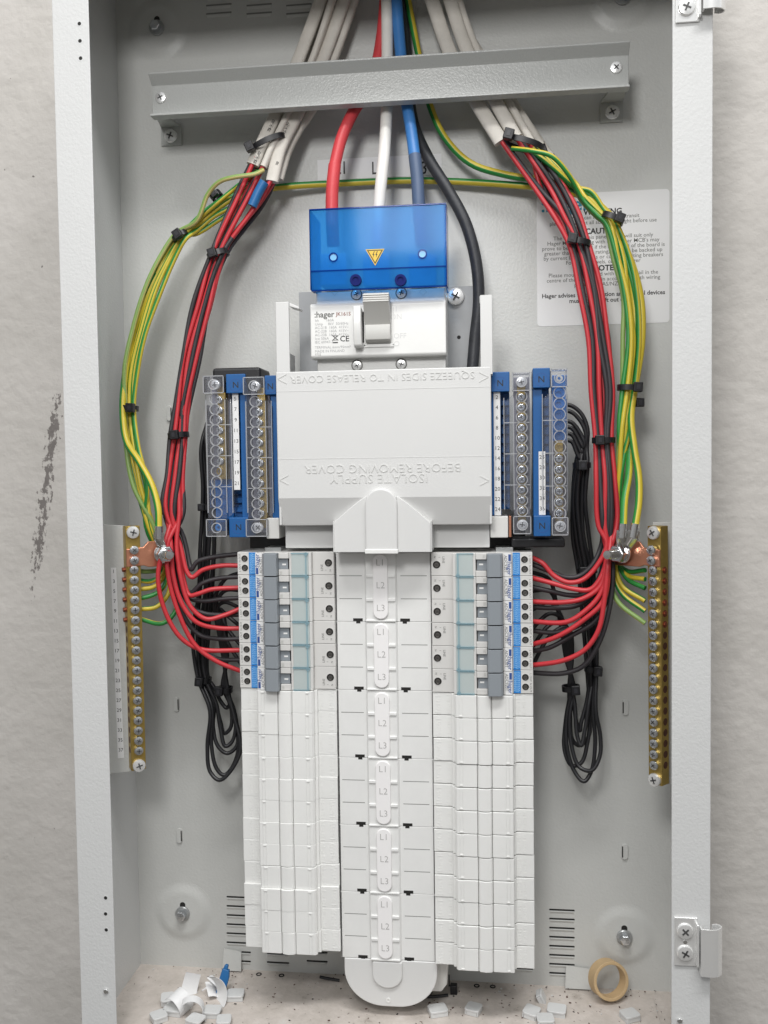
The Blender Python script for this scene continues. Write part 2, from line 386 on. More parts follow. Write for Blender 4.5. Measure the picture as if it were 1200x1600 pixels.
b = MB(); b.box(gx0, gx1, 6, D-13, ZF, ZF+1.4); b.build('gland_plate', m_dust, enc, bevel=.4)
for cx, cy in ((745, 1548), (770, 1551), (440, 1532), (405, 1545)):
    p = P(cx, cy, D-7); MB().ring((p.x, D-7, ZF), (0, 0, 1), 2.6, 1.6, .5).build('floor_hole', m_dark, enc)
def flange(x0, x1, z0, z1, nm):
    MB().box(x0, x1, 0, 1.6, z0, z1).build(nm, m_paint, enc, bevel=.7)
flange(XL, XLi, ZF-2, ZT+1.5, 'front_flange'); flange(XRi, XR, ZF-2, ZT+1.5, 'front_flange')
flange(XLi, XRi, PZ(600, -100, 0), ZT+1.5, 'front_flange'); flange(XLi, XRi, ZF-2, PZ(600, 1636, 0), 'front_flange')
for px, py in ((124, 37), (125, 64), (126, 91), (165, 1403), (165, 1428), (166, 1453)):
    p = P(px, py, 0); b = MB(); b.ring((p.x, .02, p.z), (0, -1, 0), 2.3, 1.45, .12, 18).lathe([(1.5, 0), (1.5, .07)], (p.x, .02, p.z), n=14, mi=1)
    b.build('screw_hole', [m_paint, m_dark], enc)
for px, py in ((166, 1548), (1062, 1594)):
    p = P(px, py, 0); b = MB(); b.lathe([(2.0, 0), (2.0, 1.2), (1.6, 1.6), (0, 1.7)], (p.x, 0, p.z)); b.build('rivet', m_steel, enc)
# pressed dimples with fixing bolts
def dimple(px, py, bolt=True, hexb=True):
    p = P(px, py, D); b = MB()
    pr = [(29-12*k/14, .05+2.3*(1-math.cos(PI*k/14))/2) for k in range(15)]
    b.lathe([(29, -.3)]+pr+[(0, 2.35)], (p.x, D, p.z), n=48)
    b.build('mounting_dimple', m_inner, enc, ang=60)
    g = MB(); g.lathe([(6.8, 0), (6.8, 1.6), (6.2, 2.0), (0, 2.05)], (p.x, D-2.4, p.z), n=24)
    wo = g.build('washer', m_galv, enc)
    g = MB(); g.lathe([(4.6, 0), (4.6, 5), (3.8, 5.6), (0, 5.8)], (p.x, D-4.4, p.z), n=6, mi=0)
    g.build('bolt_head', m_zinc, wo, ang=25)
    MB().prism(rrect(p.x-2.6, p.x+2.6, p.z+3, p.z+10.5, 2.5), D-2.5, D-2.3).build('keyhole', m_dark, enc)
for q in ((247, 46), (972, -2), (287, 1425), (975, 1462)): dimple(*q)
# louvre vents
m_score = mat('score_groove', (.22, .22, .21), .6)
def vent(x0p, x1p, y, dk=None):
    a = P(x0p, y, D); c = P(x1p, y, D)
    b = MB(); b.prism(rrect(a.x, c.x, a.z-.75, a.z+.75, .7), D-.12, D+.02, 1)
    b.prism([(D, a.z-.8), (D-.8, a.z-1.0), (D-.9, a.z-1.4), (D, a.z-3.4)], a.x+.8, c.x-.8, 0, axis='X')
    b.build('vent_slot', [m_inner, dk or m_dark], enc)
for k in range(8): vent(858, 898, 1421+k*14.1)
for k in range(8): vent(354, 392, 1401+k*14.2)
for y in (1486, 1500):
    vent(417, 452, y+3); vent(479, 512, y+1)
for x in (733, 795): vent(x, x+38, 1498); vent(x, x+38, 1512)
for j in range(3):
    for x in (322, 385, 447): vent(x, x+40, 2+j*13-6, m_score)  # greyer slots: the shaded top's low contrast is put into their colour
# knock-out slots
for px, py in ((265, 646), (276, 1100), (281, 1305), (977, 1105), (976, 1330)):
    p = P(px, py, D); sg = 1 if px < 600 else -1
    b = MB(); b.prism(rrect(p.x-2.8, p.x+2.8, p.z-7, p.z+7, 2.7), D-1.8, D); b.build('knockout_tab', m_inner, enc, bevel=.5)
    MB().prism(rrect(p.x+sg*2.0-.5, p.x+sg*2.0+.5, p.z-5.0, p.z+5.0, .45), D-1.95, D-1.6).build('knockout_slot', m_dark, enc)
# hinge brackets on the right flange
def hinge(yt, yb, top):
    t = P(1052, yt, 0); bo = P(1052, yb, 0)
    z1, z0 = t.z, bo.z; x = t.x
    pts = [(x, -.2), (x+1.0, -.2), (x+1.0, -1.6), (x+15.0, -1.6), (x+15.0, -.2), (x+16.2, -.2)]
    b = MB(); b.box(x, x+16, -1.6, -.1, z0+8, z1, 0)
    b.box(x+14.6, x+16, -5, -1.6, z0+8, z1)
    b.build('hinge', m_chrome, enc, bevel=.35)
    h = bpy.context.scene.collection.objects[-1] if False else None
    return x, z0, z1
def make_hinge(ztop, zbot, zleaf0, zleaf1):
    x = PX(1053.5, 1450, 0)
    b = MB(); b.box(x, x+16.5, -1.7, -.05, zbot, ztop)
    b.box(x+15, x+16.6, -7, -1.7, zbot+2, ztop-3)
    o = b.build('hinge_plate', m_chrome, enc, bevel=.4)
    # rolled door-side leaf
    poly = [(x+17.6, -2), (x+17.6, -8.2), (x+26, -8.8), (x+30, -7.5), (x+33, -4.5), (x+34, -2), (x+33, .8), (x+30, 2), (x+27, 1), (x+27.6, .2), (x+30, 1), (x+32, .2), (x+33, -2), (x+32, -4.3), (x+29.4, -6.6), (x+25.8, -7.7), (x+18.8, -7.2), (x+18.8, -2)]
    poly = [(a, c) for a, c in poly]
    g = MB(); g.prism(poly, zleaf0, zleaf1, axis='Z'); g.build('hinge_leaf', m_chrome, o, bevel=.15, seg=1)
    for z in (ztop-10, zbot+10): screw((x+7.5, -1.7, z), 6.0, o, me=ME_SCREWC)
    MB().lathe([(1.5, 0), (1.4, .6), (0, .8)], (x+7.5, -1.7, (ztop+zbot)/2)).build('pip', m_steel, o)
make_hinge(PZ(1060, 1432, 0), PZ(1060, 1507, 0), PZ(1090, 1526, -8), PZ(1090, 1452, -8))
make_hinge(PZ(1060, 37, 0)+38, PZ(1060, 37, 0), PZ(1090, 14, -8), PZ(1090, 14, -8)+38)

# ------------------------------------------------------------------ stickers on the back panel
x0, x1, z1, z0 = PX(839, 400, D-.3), PX(1046, 400, D-.3), PZ(940, 300, D-.3), PZ(940, 507, D-.3)
wl = thing('warning_label', 'white printed instruction sticker on the back panel behind the right wiring', 'label', ((x0+x1)/2, D, (z0+z1)/2))
MB().prism(rrect(x0, x1, z0, z1, 3), D-.25, D).build('sticker', m_paper, wl)
cx = PX(942, 400, D)
def ln(py, s, size, bold=0, m=m_ink, xs=0): text(s, size, (cx+xs, D-.3, PZ(942, py, D)), m, wl, bold=bold, name='printed_line')
text(':hager', 17, (PX(845, 320, D), D-.3, PZ(850, 322, D)), m_teal, wl, align='LEFT', bold=.015, name='printed_logo')
ln(331, 'WARNING', 6.6, .03)
for py, s in ((339, 'Screws can loosen during transit'), (347, 'please check that all screws are tight before use')): ln(py, s, 4.6, .003, m_greyink)
ln(361, 'CAUTION', 6.6, .03)
for k, s in enumerate(('The chassis in this panel board will suit only', "Hager MCB's. Fitting with only Hager MCB's may", 'prove to be hazardous if the fault level of the board is', 'greater than the MCB rating, they can be backed up', 'by current limiting fuses or current limiting breakers', 'For backup levels, contact Hager')):
    ln(370+7.8*k, s, 4.7, .004, m_greyink)
ln(419, 'NOTE', 6.6, .03)
for k, s in enumerate(('Please mount the board with the DIN rail in the', 'centre of the enclosure in accordance with wiring', 'practices of AS/NZS3000')): ln(428+8*k, s, 4.7, .004, m_greyink)
ln(460, 'Hager advises that protection and control devices', 5.1, .02); ln(469, 'must not be left out on site', 5.1, .02)
x0, x1, z1, z0 = PX(496, 262, D-.3), PX(690, 262, D-.3), PZ(590, 245, D-.3), PZ(590, 277, D-.3)
pl = thing('phase_label', 'white tape strip lettered L1 L2 L3 behind the main cables', 'label', ((x0+x1)/2, D, z0))
MB().box(x0, x1, D-.2, D, z0, z1).build('tape', m_paper, pl)
for px, s in ((533, 'L1'), (590, 'L2'), (658, 'L3')): text(s, 15.5, (PX(px, 264, D), D-.25, PZ(px, 263.5, D)), m_ink, pl, sx=.72, bold=.008)

# ------------------------------------------------------------------ cross rail
RY = 68.0
xa, xb = PX(234, 150, RY), PX(984, 100, RY)
zt, zb = (PZ(232, 114, RY)+PZ(983, 66, RY))/2, (PZ(234, 183, RY)+PZ(985, 135, RY))/2
rail = thing('mounting_rail', 'grey painted steel cross rail spanning the top of the enclosure', 'rail', ((xa+xb)/2, RY, zb))
tz = (PZ(983, 66, RY)-PZ(232, 114, RY))/(xb-xa); tb = (PZ(985, 135, RY)-PZ(234, 183, RY))/(xb-xa)
prof = [(RY+9, zt), (RY-2.5, zt), (RY-2.5, zt-1.5), (RY+5, zt-8.5), (RY+5, zb+3.5), (RY-1, zb+1.8), (RY-1, zb), (RY+9, zb), (RY+9, zb+1.6), (RY+6.6, zb+5), (RY+6.6, zt-8.8), (RY+9, zt-1.6)]
b = MB(); b.prism(prof, xa, xb, axis='X')
for i, v in enumerate(b.v): v.z += (v.x-(xa+xb)/2)*(tz+tb)/2
b.build('rail_channel', m_rail, rail, bevel=.5)
def rz(x): return (x-(xa+xb)/2)*(tz+tb)/2
for px, py in ((250.5, 152), (963, 105)):
    p = P(px, py, RY+4); screw((p.x, RY+4.9, p.z), 4.8, rail, me=ME_SCREWC)
for (px, py, sg) in ((268, 214, 1), (956, 177, -1)):
    p = P(px, py, D); x = p.x; zz = zb+rz(x)
    b = MB(); xi, xo = (x-9, x+10) if sg > 0 else (x-10, x+9)
    xe = xa+.8 if sg > 0 else xb-.8
    c0_, c1_ = (xe, x+4) if sg > 0 else (x-4, xe)
    b.box(xi, xo, D-2.2, D-.1, p.z-8, p.z+9)
    za = zb+rz(x)+5
    vs = [(min(xi, xo), D-2.2, p.z+8), (max(xi, xo), D-2.2, p.z+8), (c1_, RY+6, za), (c0_, RY+6, za)]
    b.add([Vector(v) for v in vs]+[Vector(v)+Vector((0, .6, 2)) for v in vs], [(0, 1, 2, 3), (7, 6, 5, 4), (0, 4, 5, 1), (1, 5, 6, 2), (2, 6, 7, 3), (3, 7, 4, 0)])
    br = b.build('bracket', m_rail, rail, bevel=.3)
    screw((x, D-2.2, p.z), 6.2, rail, me=ME_SCREWC)

# ------------------------------------------------------------------ chassis, breakers, blanks
ZC = PZ(600, 862, 52); PT = 18.98
chs = thing('busbar_chassis', 'dark steel busbar chassis behind the breaker columns', 'chassis', (PX(600, 1200, 90), D, ZC))
b = MB(); b.box(PX(392, 1000, 95), PX(822, 1000, 95), 98, 101, ZC-17.6*PT, ZC+14); b.box(PX(430, 1000, 100), PX(790, 1000, 100), 101, D, ZC-16*PT, ZC-14*PT)
b.box(PX(430, 1000, 100), PX(790, 1000, 100), 101, D, ZC-4*PT, ZC-2*PT)
b.build('base_plate', m_chassis, chs, bevel=.5)
b = MB(); b.box(PX(532, 1100, 70), PX(676, 1100, 70), 66, 97, ZC-18.1*PT, ZC+30); b.build('busbar_carrier', m_white2, chs, bevel=.8)

XO, XI = PX(373.5, 960, 55), PX(523, 960, 55)      # outer and inner edges of the left column
RO, RI = PX(833, 960, 55), PX(676.5, 960, 55)
W = XI-XO
H = PT/2-.12
def ux(px): return PX(px, 960, 52)-(XO+XI)/2       # photo x of the left column to breaker-local x
def uz(py): return PZ(450, py, 52)-(ZC-PT/2)
LC = ((XO+XI)/2, 60, ZC-PT/2); RC = ((RO+RI)/2, 60, ZC-PT/2-.8)
def make_breaker():
    t = thing('breaker', '', 'breaker', (0, 0, 0)); h = H
    x = [ux(v) for v in (373, 403, 416.5, 438, 440, 455, 459, 486, 490, 523)]
    b = MB()
    b.box(x[0], x[1], -4, 34, -h, h); b.box(x[8], x[9], -4, 34, -h, h)         # terminal shoulders
    b.box(x[1]-.2, x[8]+.1, -1, 34.2, -h+.02, h-.02)
    b.box(x[1]+.1, x[2], -9.5, -1, -h, h); b.box(x[5]+.4, x[8], -9.5, -1, -h, h)  # raised nose either side of the toggle
    b.box(x[2], x[5]+.4, -6.5, -1, -h, h)
    b.box(x[3]+1, x[5]+.3, -11.0, -6.5, h-4.7, h); b.box(x[3]+1, x[5]+.3, -11.0, -6.5, -h, -h+5)
    b.box(x[1], x[1]+2.5, -6.5, -3.9, -h, h)
    b.build('body', m_body, t, bevel=.35)
    g = MB()
    g.prism([(x[2]+.2, -6), (x[2]+.2, -15.5), (x[2]+2, -17), (x[3]-1, -17.8), (x[3]+.6, -17), (x[3]+.6, -6)], -h+.3, h-.3, axis='Z')
    g.box(x[3]+.6, x[5]-.6, -9.0, -6, -h+5.2, h-4.9)
    lv = g.build('toggle', m_grey, t, bevel=.3)
    MB().box(x[3]+3.7, x[5]-2.2, -9.1, -8.9, -1.0, .3).build('indicator_bar', m_white, lv)
    g = MB(); g.box(x[5]+.0, x[5]+.5, -9.4, -7, -h+5.2, h-4.9); g.build('toggle_slot', m_dark, t)
    MB().box(x[3]+2.0, x[3]+4, -11.1, -10.8, -h+1.0, -h+3.6).build('flag_window', m_lgrey, t)
    g = MB(); g.box(x[6]+.5, x[7]-.2, -10.6, -9.45, -h+.6, h-.5); wn = g.build('circuit_window', m_window, t, bevel=.2)
    g = MB(); g.box(x[6], x[7], -11.3, -9.4, h-.75, h-.05); g.box(x[6], x[7]-1, -11.1, -9.4, -h+.05, -h+.65)
    g.box(x[7]-2.6, x[7]-1.6, -11.2, -9.4, -h+.6, h-.7); g.ring((x[7]-2.0, -10.4, h-1.0), (0, -1, 0), 1.5, .8, 1.1, 10)
    g.build('window_rim', m_winrim, wn)
    # blue leaflet strip with tiny unreadable print
    g = MB(); g.box(x[1]-2.7-.1, x[1]+4.6, -9.75, -9.52, -h+.15, h-.15) if False else g.box(ux(391), ux(401.5), -4.25, -4.02, -h+.15, h-.15)
    st = g.build('blue_strip', m_bluelab, t)
    g = MB(); rr = random.Random(3)
    for k in range(5):
        z = -h+1.2; xx = ux(392.6)+k*1.05
        while z < h-1.6:
            l = rr.uniform(.5, 1.5); g.box(xx, xx+.45, -4.3, -4.24, z, min(z+l, h-1)); z += l+rr.uniform(.3, .6)
    g.build('fine_print', m_paleprint, st)
    # printed paper strip: logo reading upwards, blue tick block, type code
    MB().box(x[1]+.6, ux(413.5), -9.7, -9.5, -h+.05, h-.05).build('paper_strip', m_paper, t)
    text(':hager', 4.7, (ux(406.5), -9.75, 2.6), m_bluedark, t, rot=90, bold=.012, name='printed_logo')
    MB().box(ux(404.3), ux(408), -9.78, -9.7, -h+1.0, -h+6.3).build('blue_mark', m_bluedark, t)
    text('ADC920T', 3.3, (ux(412), -9.78, -.6), m_greyink, t, rot=90, name='type_code')
    for pyy, s in ((-3.6, 'L OUT'), (4.6, 'N OUT')):
        text(s, 2.3, (ux(376.7), -4.05, -pyy*-1), m_greyink, t, rot=90, name='printed_mark')
    text('LINE', 2.8, (ux(504.5), -4.05, -3.5), m_greyink, t, rot=90, name='printed_mark')
    text('1', 2.2, (ux(510.5), -4.05, -5.6), m_greyink, t, rot=90, name='printed_mark'); text('N', 2.2, (ux(517.5), -4.05, -5.8), m_greyink, t, rot=90, name='printed_mark')
    for (uxx, uzz, r) in ((ux(384.2), uz(872.6), 2.75), (ux(384.4), uz(887.3), 2.75), (ux(514.8), uz(879.5), 3.1)):
        g = MB(); g.ring((uxx, -3.9, uzz), (0, -1, 0), r+.35, r, .3, 20, 0); g.lathe([(r, .12), (r, .2)], (uxx, -4, uzz), n=20, mi=1)
        tm = g.build('terminal', [m_body, m_dark], t)
        screw((uxx, -4.22, uzz), r*.62, t, me=ME_TERM, name='terminal_screw')
    return t
m_paleprint = mat('pale_blue_print', (.35, .62, .85), .5)
ORD = ['topmost', 'second', 'third', 'fourth', 'fifth', 'sixth', 'seventh', 'eighth', 'ninth', 'tenth', 'eleventh', 'lowest']
def ordn(i, n): return ORD[0] if i == 0 else ('lowest' if i == n-1 else ORD[i]+' from the top')
br0 = make_breaker()
def lab(i, side): return 'grey toggle breaker, %s in the %s column' % (ordn(i, 6), side)
for side, C, rot in (('left', LC, (0, 0, 0)), ('right', RC, (0, PI, 0))):
    for i in range(6):
        loc = (C[0]+random.uniform(-.15, .15), C[1]-4+random.uniform(-.2, .2), C[2]-i*(PT+(.05 if side == 'right' else 0)))
        rr_ = (random.uniform(-.004, .004), rot[1], random.uniform(-.004, .004))
        if side == 'left' and i == 0:
            br0.location = Vector(loc)*S; br0['label'] = lab(0, side); br0['group'] = 'breakers wired in the two columns'
        else: dup(br0, loc, lab(i, side), rr_)
def make_blank():
    t = thing('blank_filler', '', 'blank cover', (0, 0, 0)); h = H-.2
    x0, x1, x2, x3 = ux(373), ux(402.5), ux(489.5), ux(523)
    b = MB()
    b.box(x0, x1, -4, -1, -h, h); b.box(x2, x3, -4, -1, -h, h)
    b.box(x1-1.6, x1+.2, -6, -1.1, -h+.01, h-.01); b.box(x2-.2, x2+2.4, -7, -1.1, -h+.01, h-.01)
    a1, a2 = ux(434), ux(456)
    b.prism([(x1, -1.2), (x1, -11.8), (x1+.8, -12.3), (a1-.5, -12.3), (a1-.1, -11.4), (a1-.1, -1.2)], -h, h, axis='Z')
    b.prism([(a1+.2, -1.2), (a1+.2, -11.6), (a1+1.2, -13.2), ((a1+a2)/2, -14.1), (a2-1.2, -13.2), (a2-.2, -11.6), (a2-.2, -1.2)], -h, h, axis='Z')
    b.prism([(a2+.1, -1.2), (a2+.1, -11.4), (a2+.5, -12.3), (x2-1.5, -12.3), (x2, -10.5), (x2, -1.2)], -h, h, axis='Z')
    b.box(x0+1, x0+2.5, -1.1, 30, -h+1, h-1); b.box(x3-2.5, x3-1, -1.1, 30, -h+1, h-1)
    b.build('body', m_white, t, bevel=.4)
    for xx in (ux(411), ux(480)):
        g = MB(); g.box(xx-1.5, xx-1.0, -12.65, -12.2, -h+1.0, h-.6); g.box(xx+1.0, xx+1.5, -12.65, -12.2, -h+1.0, h-.6)
        g.box(xx-1.5, xx+1.5, -12.9, -12.2, h-1.9, h-.9)
        g.build('guide_rib', m_white, t, bevel=.12, seg=1)
    rr = random.Random(5)
    for (xa_, wd) in ((x0+6.0, 3.0), (x0+10.2, 4.2), (x2+3.6, 3.2), (x2+11.0, 5.0)):
        g = MB()
        for k in range(13):
            z = -h+1.4+k*1.28; l = rr.uniform(.5, 1)*wd
            g.box(xa_+rr.uniform(0, wd-l), xa_+l, -4.22, -3.9, z, z+.6)
        g.build('embossed_print', m_white, t)
    return t
bl0 = make_blank(); first = True
def labb(i, side): return 'plain white blank filler, %s below the %s breakers' % (ordn(i, 12), side)
for side, C, ry in (('left', LC, 0), ('right', RC, PI)):
    for i in range(12):
        k = i+6; jy = random.uniform(-.35, .35); jx = random.uniform(-.3, .3); tx = random.uniform(-.012, .012); tz_ = random.uniform(-.006, .006)
        if side == 'left' and i >= 6: jy -= .9+.35*(i-6); jx += (i-6)*.12
        if side == 'left' and i == 9: jy -= .9; tx = .02
        if side == 'left' and i == 7: tx = -.02
        if side == 'right' and i < 1: tx = -.02
        loc = (C[0]+jx, C[1]-3+jy, C[2]-(k*PT-.62*i if side == 'left' else k*PT+.3))
        if first:
            bl0.location = Vector(loc)*S; bl0['label'] = labb(0, side); bl0['group'] = 'white blank fillers below the breakers'; first = False
        else: dup(bl0, loc, labb(i, side), (tx, ry, tz_))

# ------------------------------------------------------------------ central busbar covers
YC = 57.0
cx = PX(598, 1170, YC)
xw0, xw1 = PX(524.5, 960, YC)+.2, PX(675.5, 960, YC)-.2
c0, c1 = PX(570, 960, YC-3), PX(620.5, 960, YC-3)
m_spine = mat('spine_plastic', (.81, .81, .795), .33, bump=.05, bscale=1500, vary=.04, vscale=40)
def make_seg():
    t = thing('busbar_cover', '', 'busbar cover', (cx, YC, 0)); h = 1.5*PT-.12
    b = MB()
    zc0, zc1 = -h, h
    for sg, xo, xi in ((-1, xw0, c0), (1, xw1, c1)):
        a, c = min(xo, xi), max(xo, xi)
        # plate with its lower tongue
        b.prism([(a, -h), (c, -h), (c, h), (a, h)] , YC, YC+2.5)
        b.box(xo-sg*0-.0 if sg < 0 else xo-1.3, xo+1.3 if sg < 0 else xo, YC, YC+16, -h+.01, h-.01)
    b.build('side_plate', m_spine, t, bevel=.35)
    g = MB(); g.prism([(c0-.6, YC+1), (c0+1.2, YC-2.8), (c1-1.2, YC-2.8), (c1+.6, YC+1), (c1+.6, YC+2.2), (c0-.6, YC+2.2)], -h+.05, h-.05, axis='Z')
    g.box(c0+1.0, c1-1.0, YC-3.9, YC-2.6, -h+.3, -h+2.0)
    for z in (PT/2, -PT/2-.6):
        g.box(c0+1.4, c0+8.5, YC-3.9, YC-2.6, z-1.3, z+1.3); g.box(c1-8.5, c1-1.4, YC-3.9, YC-2.6, z-1.3, z+1.3)
    g.build('centre_ridge', m_spine, t, bevel=.5)
    g = MB(); mx = (c0+c1)/2; g.prism(rrect(mx-6.2, mx+6.2, -h+2.6, h-.6, 6.1, 8), YC-5.0, YC-2.7)
    ins = g.build('phase_insert', m_insert, t, bevel=.9, seg=3)
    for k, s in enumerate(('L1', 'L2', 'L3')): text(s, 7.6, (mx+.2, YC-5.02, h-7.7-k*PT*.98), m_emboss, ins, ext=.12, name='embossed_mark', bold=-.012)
    for z in (PT/2, -PT/2):
        g = MB(); g.box(xw0+3.2, c0-2.5, YC-.06, YC+.3, z-.28, z+.28); g.build('score_line', m_score, t)
        g = MB(); g.box(c1+2.8, xw1-4, YC-.06, YC+.3, z-.28, z+.28); g.build('score_line', m_score, t)
    for sg, a in ((-1, c0-2.2), (1, c1+2.2)):
        g = MB(); g.box(a-(8 if sg < 0 else 0), a+(8 if sg > 0 else 0), YC-.12, YC+.3, -h+.2, -h+2.6)
        g.box(a-(5.5 if sg < 0 else -2.0), a+(5.5 if sg > 0 else -2.0), YC-.13, YC+.3, -h-1.6, -h+.4)
        g.build('clip_slot', m_dark, t)
    return t
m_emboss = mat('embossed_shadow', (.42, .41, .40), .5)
m_score = mat('score_groove', (.22, .22, .21), .6)
sg0 = make_seg()
for i in range(6):
    z = ZC-1.3-(3*i+1.5)*PT; loc = (cx, YC, z)
    l = 'white busbar cover marked L1 L2 L3, %s of the centre column' % ordn(i, 6)
    if i == 0: sg0.location = Vector(loc)*S; sg0['label'] = l; sg0['group'] = 'busbar covers down the centre'
    else: dup(sg0, loc, l)
zE = ZC-1.3-18*PT
ec = thing('end_cap', 'rounded white end cap closing the bottom of the busbar covers', 'cap', (cx, YC, zE-40))
b = MB(); zl = PZ(600, 1572, YC); xe0, xe1 = xw0+2.5, xw1+1.0
poly = [(xe0, zE-.2), (xe1, zE-.2)]
R_ = (xe1-xe0)*.42
for k in range(0, 13):
    q = math.radians(0-90*k/12); poly.append((xe1-R_+R_*math.cos(q), zl+R_*.92+R_*.92*math.sin(q)))
for k in range(0, 13):
    q = math.radians(-90-90*k/12); poly.append((xe0+R_+R_*math.cos(q), zl+R_*.92+R_*.92*math.sin(q)))
b.prism(poly, YC-.5, YC+18); b.build('cap_body', m_cover, ec, bevel=.9, seg=3)
b = MB(); mx = (c0+c1)/2+1.2; rr_ = (c1-c0)/2*.94; pol = [(mx-rr_, zE-.5)]
for k in range(17):
    q = math.radians(180+180*k/16); pol.append((mx+rr_*math.cos(q), zE-9+rr_*.9*math.sin(q)-3))
pol.append((mx+rr_, zE-.5)); b.prism(pol, YC-3.2, YC); b.build('cap_boss', m_cover, ec, bevel=1.2, seg=3)
b = MB(); p = P(607, 1562, YC); b.ring((p.x, YC-.5, p.z), (0, -1, 0), 1.9, 1.0, .6, 18); b.build('pip', m_white, ec)
b = MB(); b.prism([(xe0+1, zl+10), (xe0+10, zl+3), (xe1+2, zl+3), (xe1+7, zl+10), (xe1+9, zE-.5), (xe0+1, zE-.5)], YC+20, 80); b.build('end_block', m_white2, chs, bevel=2.5, seg=3)

# ------------------------------------------------------------------ large moulded supply cover
YM = 36.0
cv = thing('supply_cover', 'large white moulded cover with raised lettering below the main switch', 'cover', (PX(600, 700, YM), YM, PZ(600, 822, YM)))
xl, xr = PX(433, 700, YM), PX(768, 700, YM)
zt_, zs, zb_ = PZ(600, 577, YM), PZ(600, 777, YM), PZ(600, 821, YM+4)
b = MB()
b.prism([(YM, zt_), (YM, zs), (YM+8, zb_), (YM+10.5, zb_), (YM+2.5, zs-.5), (YM+2.5, zt_)], xl, xr, axis='X')
b.box(xl, xl+2, YM+2.4, YM+50, zb_+.5, zt_-.2); b.box(xr-2, xr, YM+2.4, YM+50, zb_+.5, zt_-.2)
b.build('front_panel', m_cover, cv, bevel=.8, seg=2, ang=12)
for (u0, u1) in ((446, 523), (673, 765)):
    MB().box(PX(u0, 840, YM+19), PX(u1, 840, YM+19), YM+19, YM+38, PZ(600, 856, YM+19), zb_+3).build('lower_skirt', m_cover, cv, bevel=.5)
# side arms
for sg, u0, u1, yt in ((-1, 431.5, 452.5, 472), (1, 751, 769.5, 461)):
    ax, bx = PX(u0, 560, YM), PX(u1, 560, YM); zt2 = PZ(u0, yt, YM); b = MB()
    o_, i_ = (ax, bx) if sg < 0 else (bx, ax)
    b.prism([(ax, zt_-6), (bx, zt_-6), (bx-(0 if sg < 0 else 0), zt2), (ax, zt2)], YM+.2, YM+3)
    # deep side wall with its curved cut-out
    wall = [(YM+2.9, zt_-6), (YM+48, zt_-6), (YM+48, zt_+8), (YM+34, zt_+14), (YM+24, zt_+26), (YM+20, zt_+44), (YM+20, zt2-5), (YM+16, zt2-.3), (YM+2.9, zt2-.3)]
    b.prism(wall, min(o_, o_-sg*3), max(o_, o_-sg*3), axis='X')
    b.prism([(i_, zt2-.4), (i_-sg*8, zt2-4), (i_-sg*8, zt2-6), (i_, zt2-3.5)] if sg < 0 else [(i_, zt2-.4), (i_-.5, zt2-.4), (i_-.5, zt2-6), (i_, zt2-6)], YM+2, YM+16)
    b.build('side_arm', m_cover, cv, bevel=.6)
    b = MB(); b.box(ax if sg < 0 else bx-2.5, ax+2.5 if sg < 0 else bx, YM+40, YM+60, zt_-8, zt_+20); b.build('arm_foot', m_cover, cv, bevel=.5)
# centre hump with flared shoulders
hx0, hx1 = PX(571, 820, YM-3), PX(621, 820, YM-3); hm = (hx0+hx1)/2; hr = (hx1-hx0)/2
zh = PZ(596, 763, YM-3); zhb = PZ(596, 864, YM-3)
pol = [(hx0, zhb), (hx1, zhb)]+[(hm+hr*math.cos(math.radians(a)), zh-hr+hr*math.sin(math.radians(a))) for a in range(0, 181, 12)]
MB().prism(pol, YM-5, YM+20).build('centre_hump', m_cover, cv, bevel=1.5, seg=3)
MB().box(hx0-.4, hx1+.4, YM-6, YM+18, zhb-.4, zhb+3.0).build('hump_lip', m_white, cv, bevel=.5)
sx0, sx1 = PX(521, 840, YM), PX(673, 840, YM); zsb = PZ(600, 863, YM)
def shoulder(xo, xi):
    zt1 = PZ(596, 775, YM); zt0 = PZ(596, 817, YM)
    pts = [(xo, zsb), (xi, zsb), (xi, zt1)]
    for k in range(1, 11):
        q = k/10; pts.append((xi+(xo-xi)*q, zt1+(zt0-zt1)*(q**1.12)))
    return pts
for xo, xi in ((sx0, hx0+.5), (sx1, hx1-.5)):
    MB().prism(shoulder(xo, xi), YM-1.0, YM+28).build('shoulder', m_cover, cv, bevel=.6)
    MB().box(min(xo, xo), max(xo, xo)+.1 if False else xo+.9, YM-1.8, YM+26, zsb+.3, PZ(596, 814, YM)).build('shoulder_rim', m_cover, cv, bevel=.3)
def mould(s, size, px, py, yy, rot=180, name='raised_lettering'):
    return text(s, size, (PX(px, py, yy), yy-.05, PZ(px, py, yy)), m_moulded, cv, rot=rot, ext=.32, name=name, bold=-.010, sx=1.04)
m_moulded = mat('moulded_lettering', (.66, .66, .645), .3)
mould('SQUEEZE SIDES IN TO RELEASE COVER', 8.15, 596, 589, YM)
mould('ISOLATE SUPPLY', 10.3, 592, 747, YM); mould('BEFORE REMOVING COVER', 9.8, 597, 731, YM)
for py in (608, 715):
    MB().box(xl+.3, xr-.3, YM-.14, YM+.2, PZ(600, py, YM)-.25, PZ(600, py, YM)+.25).build('moulded_line', m_cover, cv)
for px, py, s in ((441, 592, -1), (444, 750, -1), (756, 589, 1), (757, 751, 1)):
    p = P(px, py, YM); b = MB()
    for q in (1, -1): b.box(-4, 4, -.3, .1, -.3, .3, 0, Matrix.Translation((p.x, YM, p.z+q*1.9)) @ Matrix.Rotation(-s*q*-.48, 4, 'Y'))
    b.build('arrow_mark', m_moulded, cv)

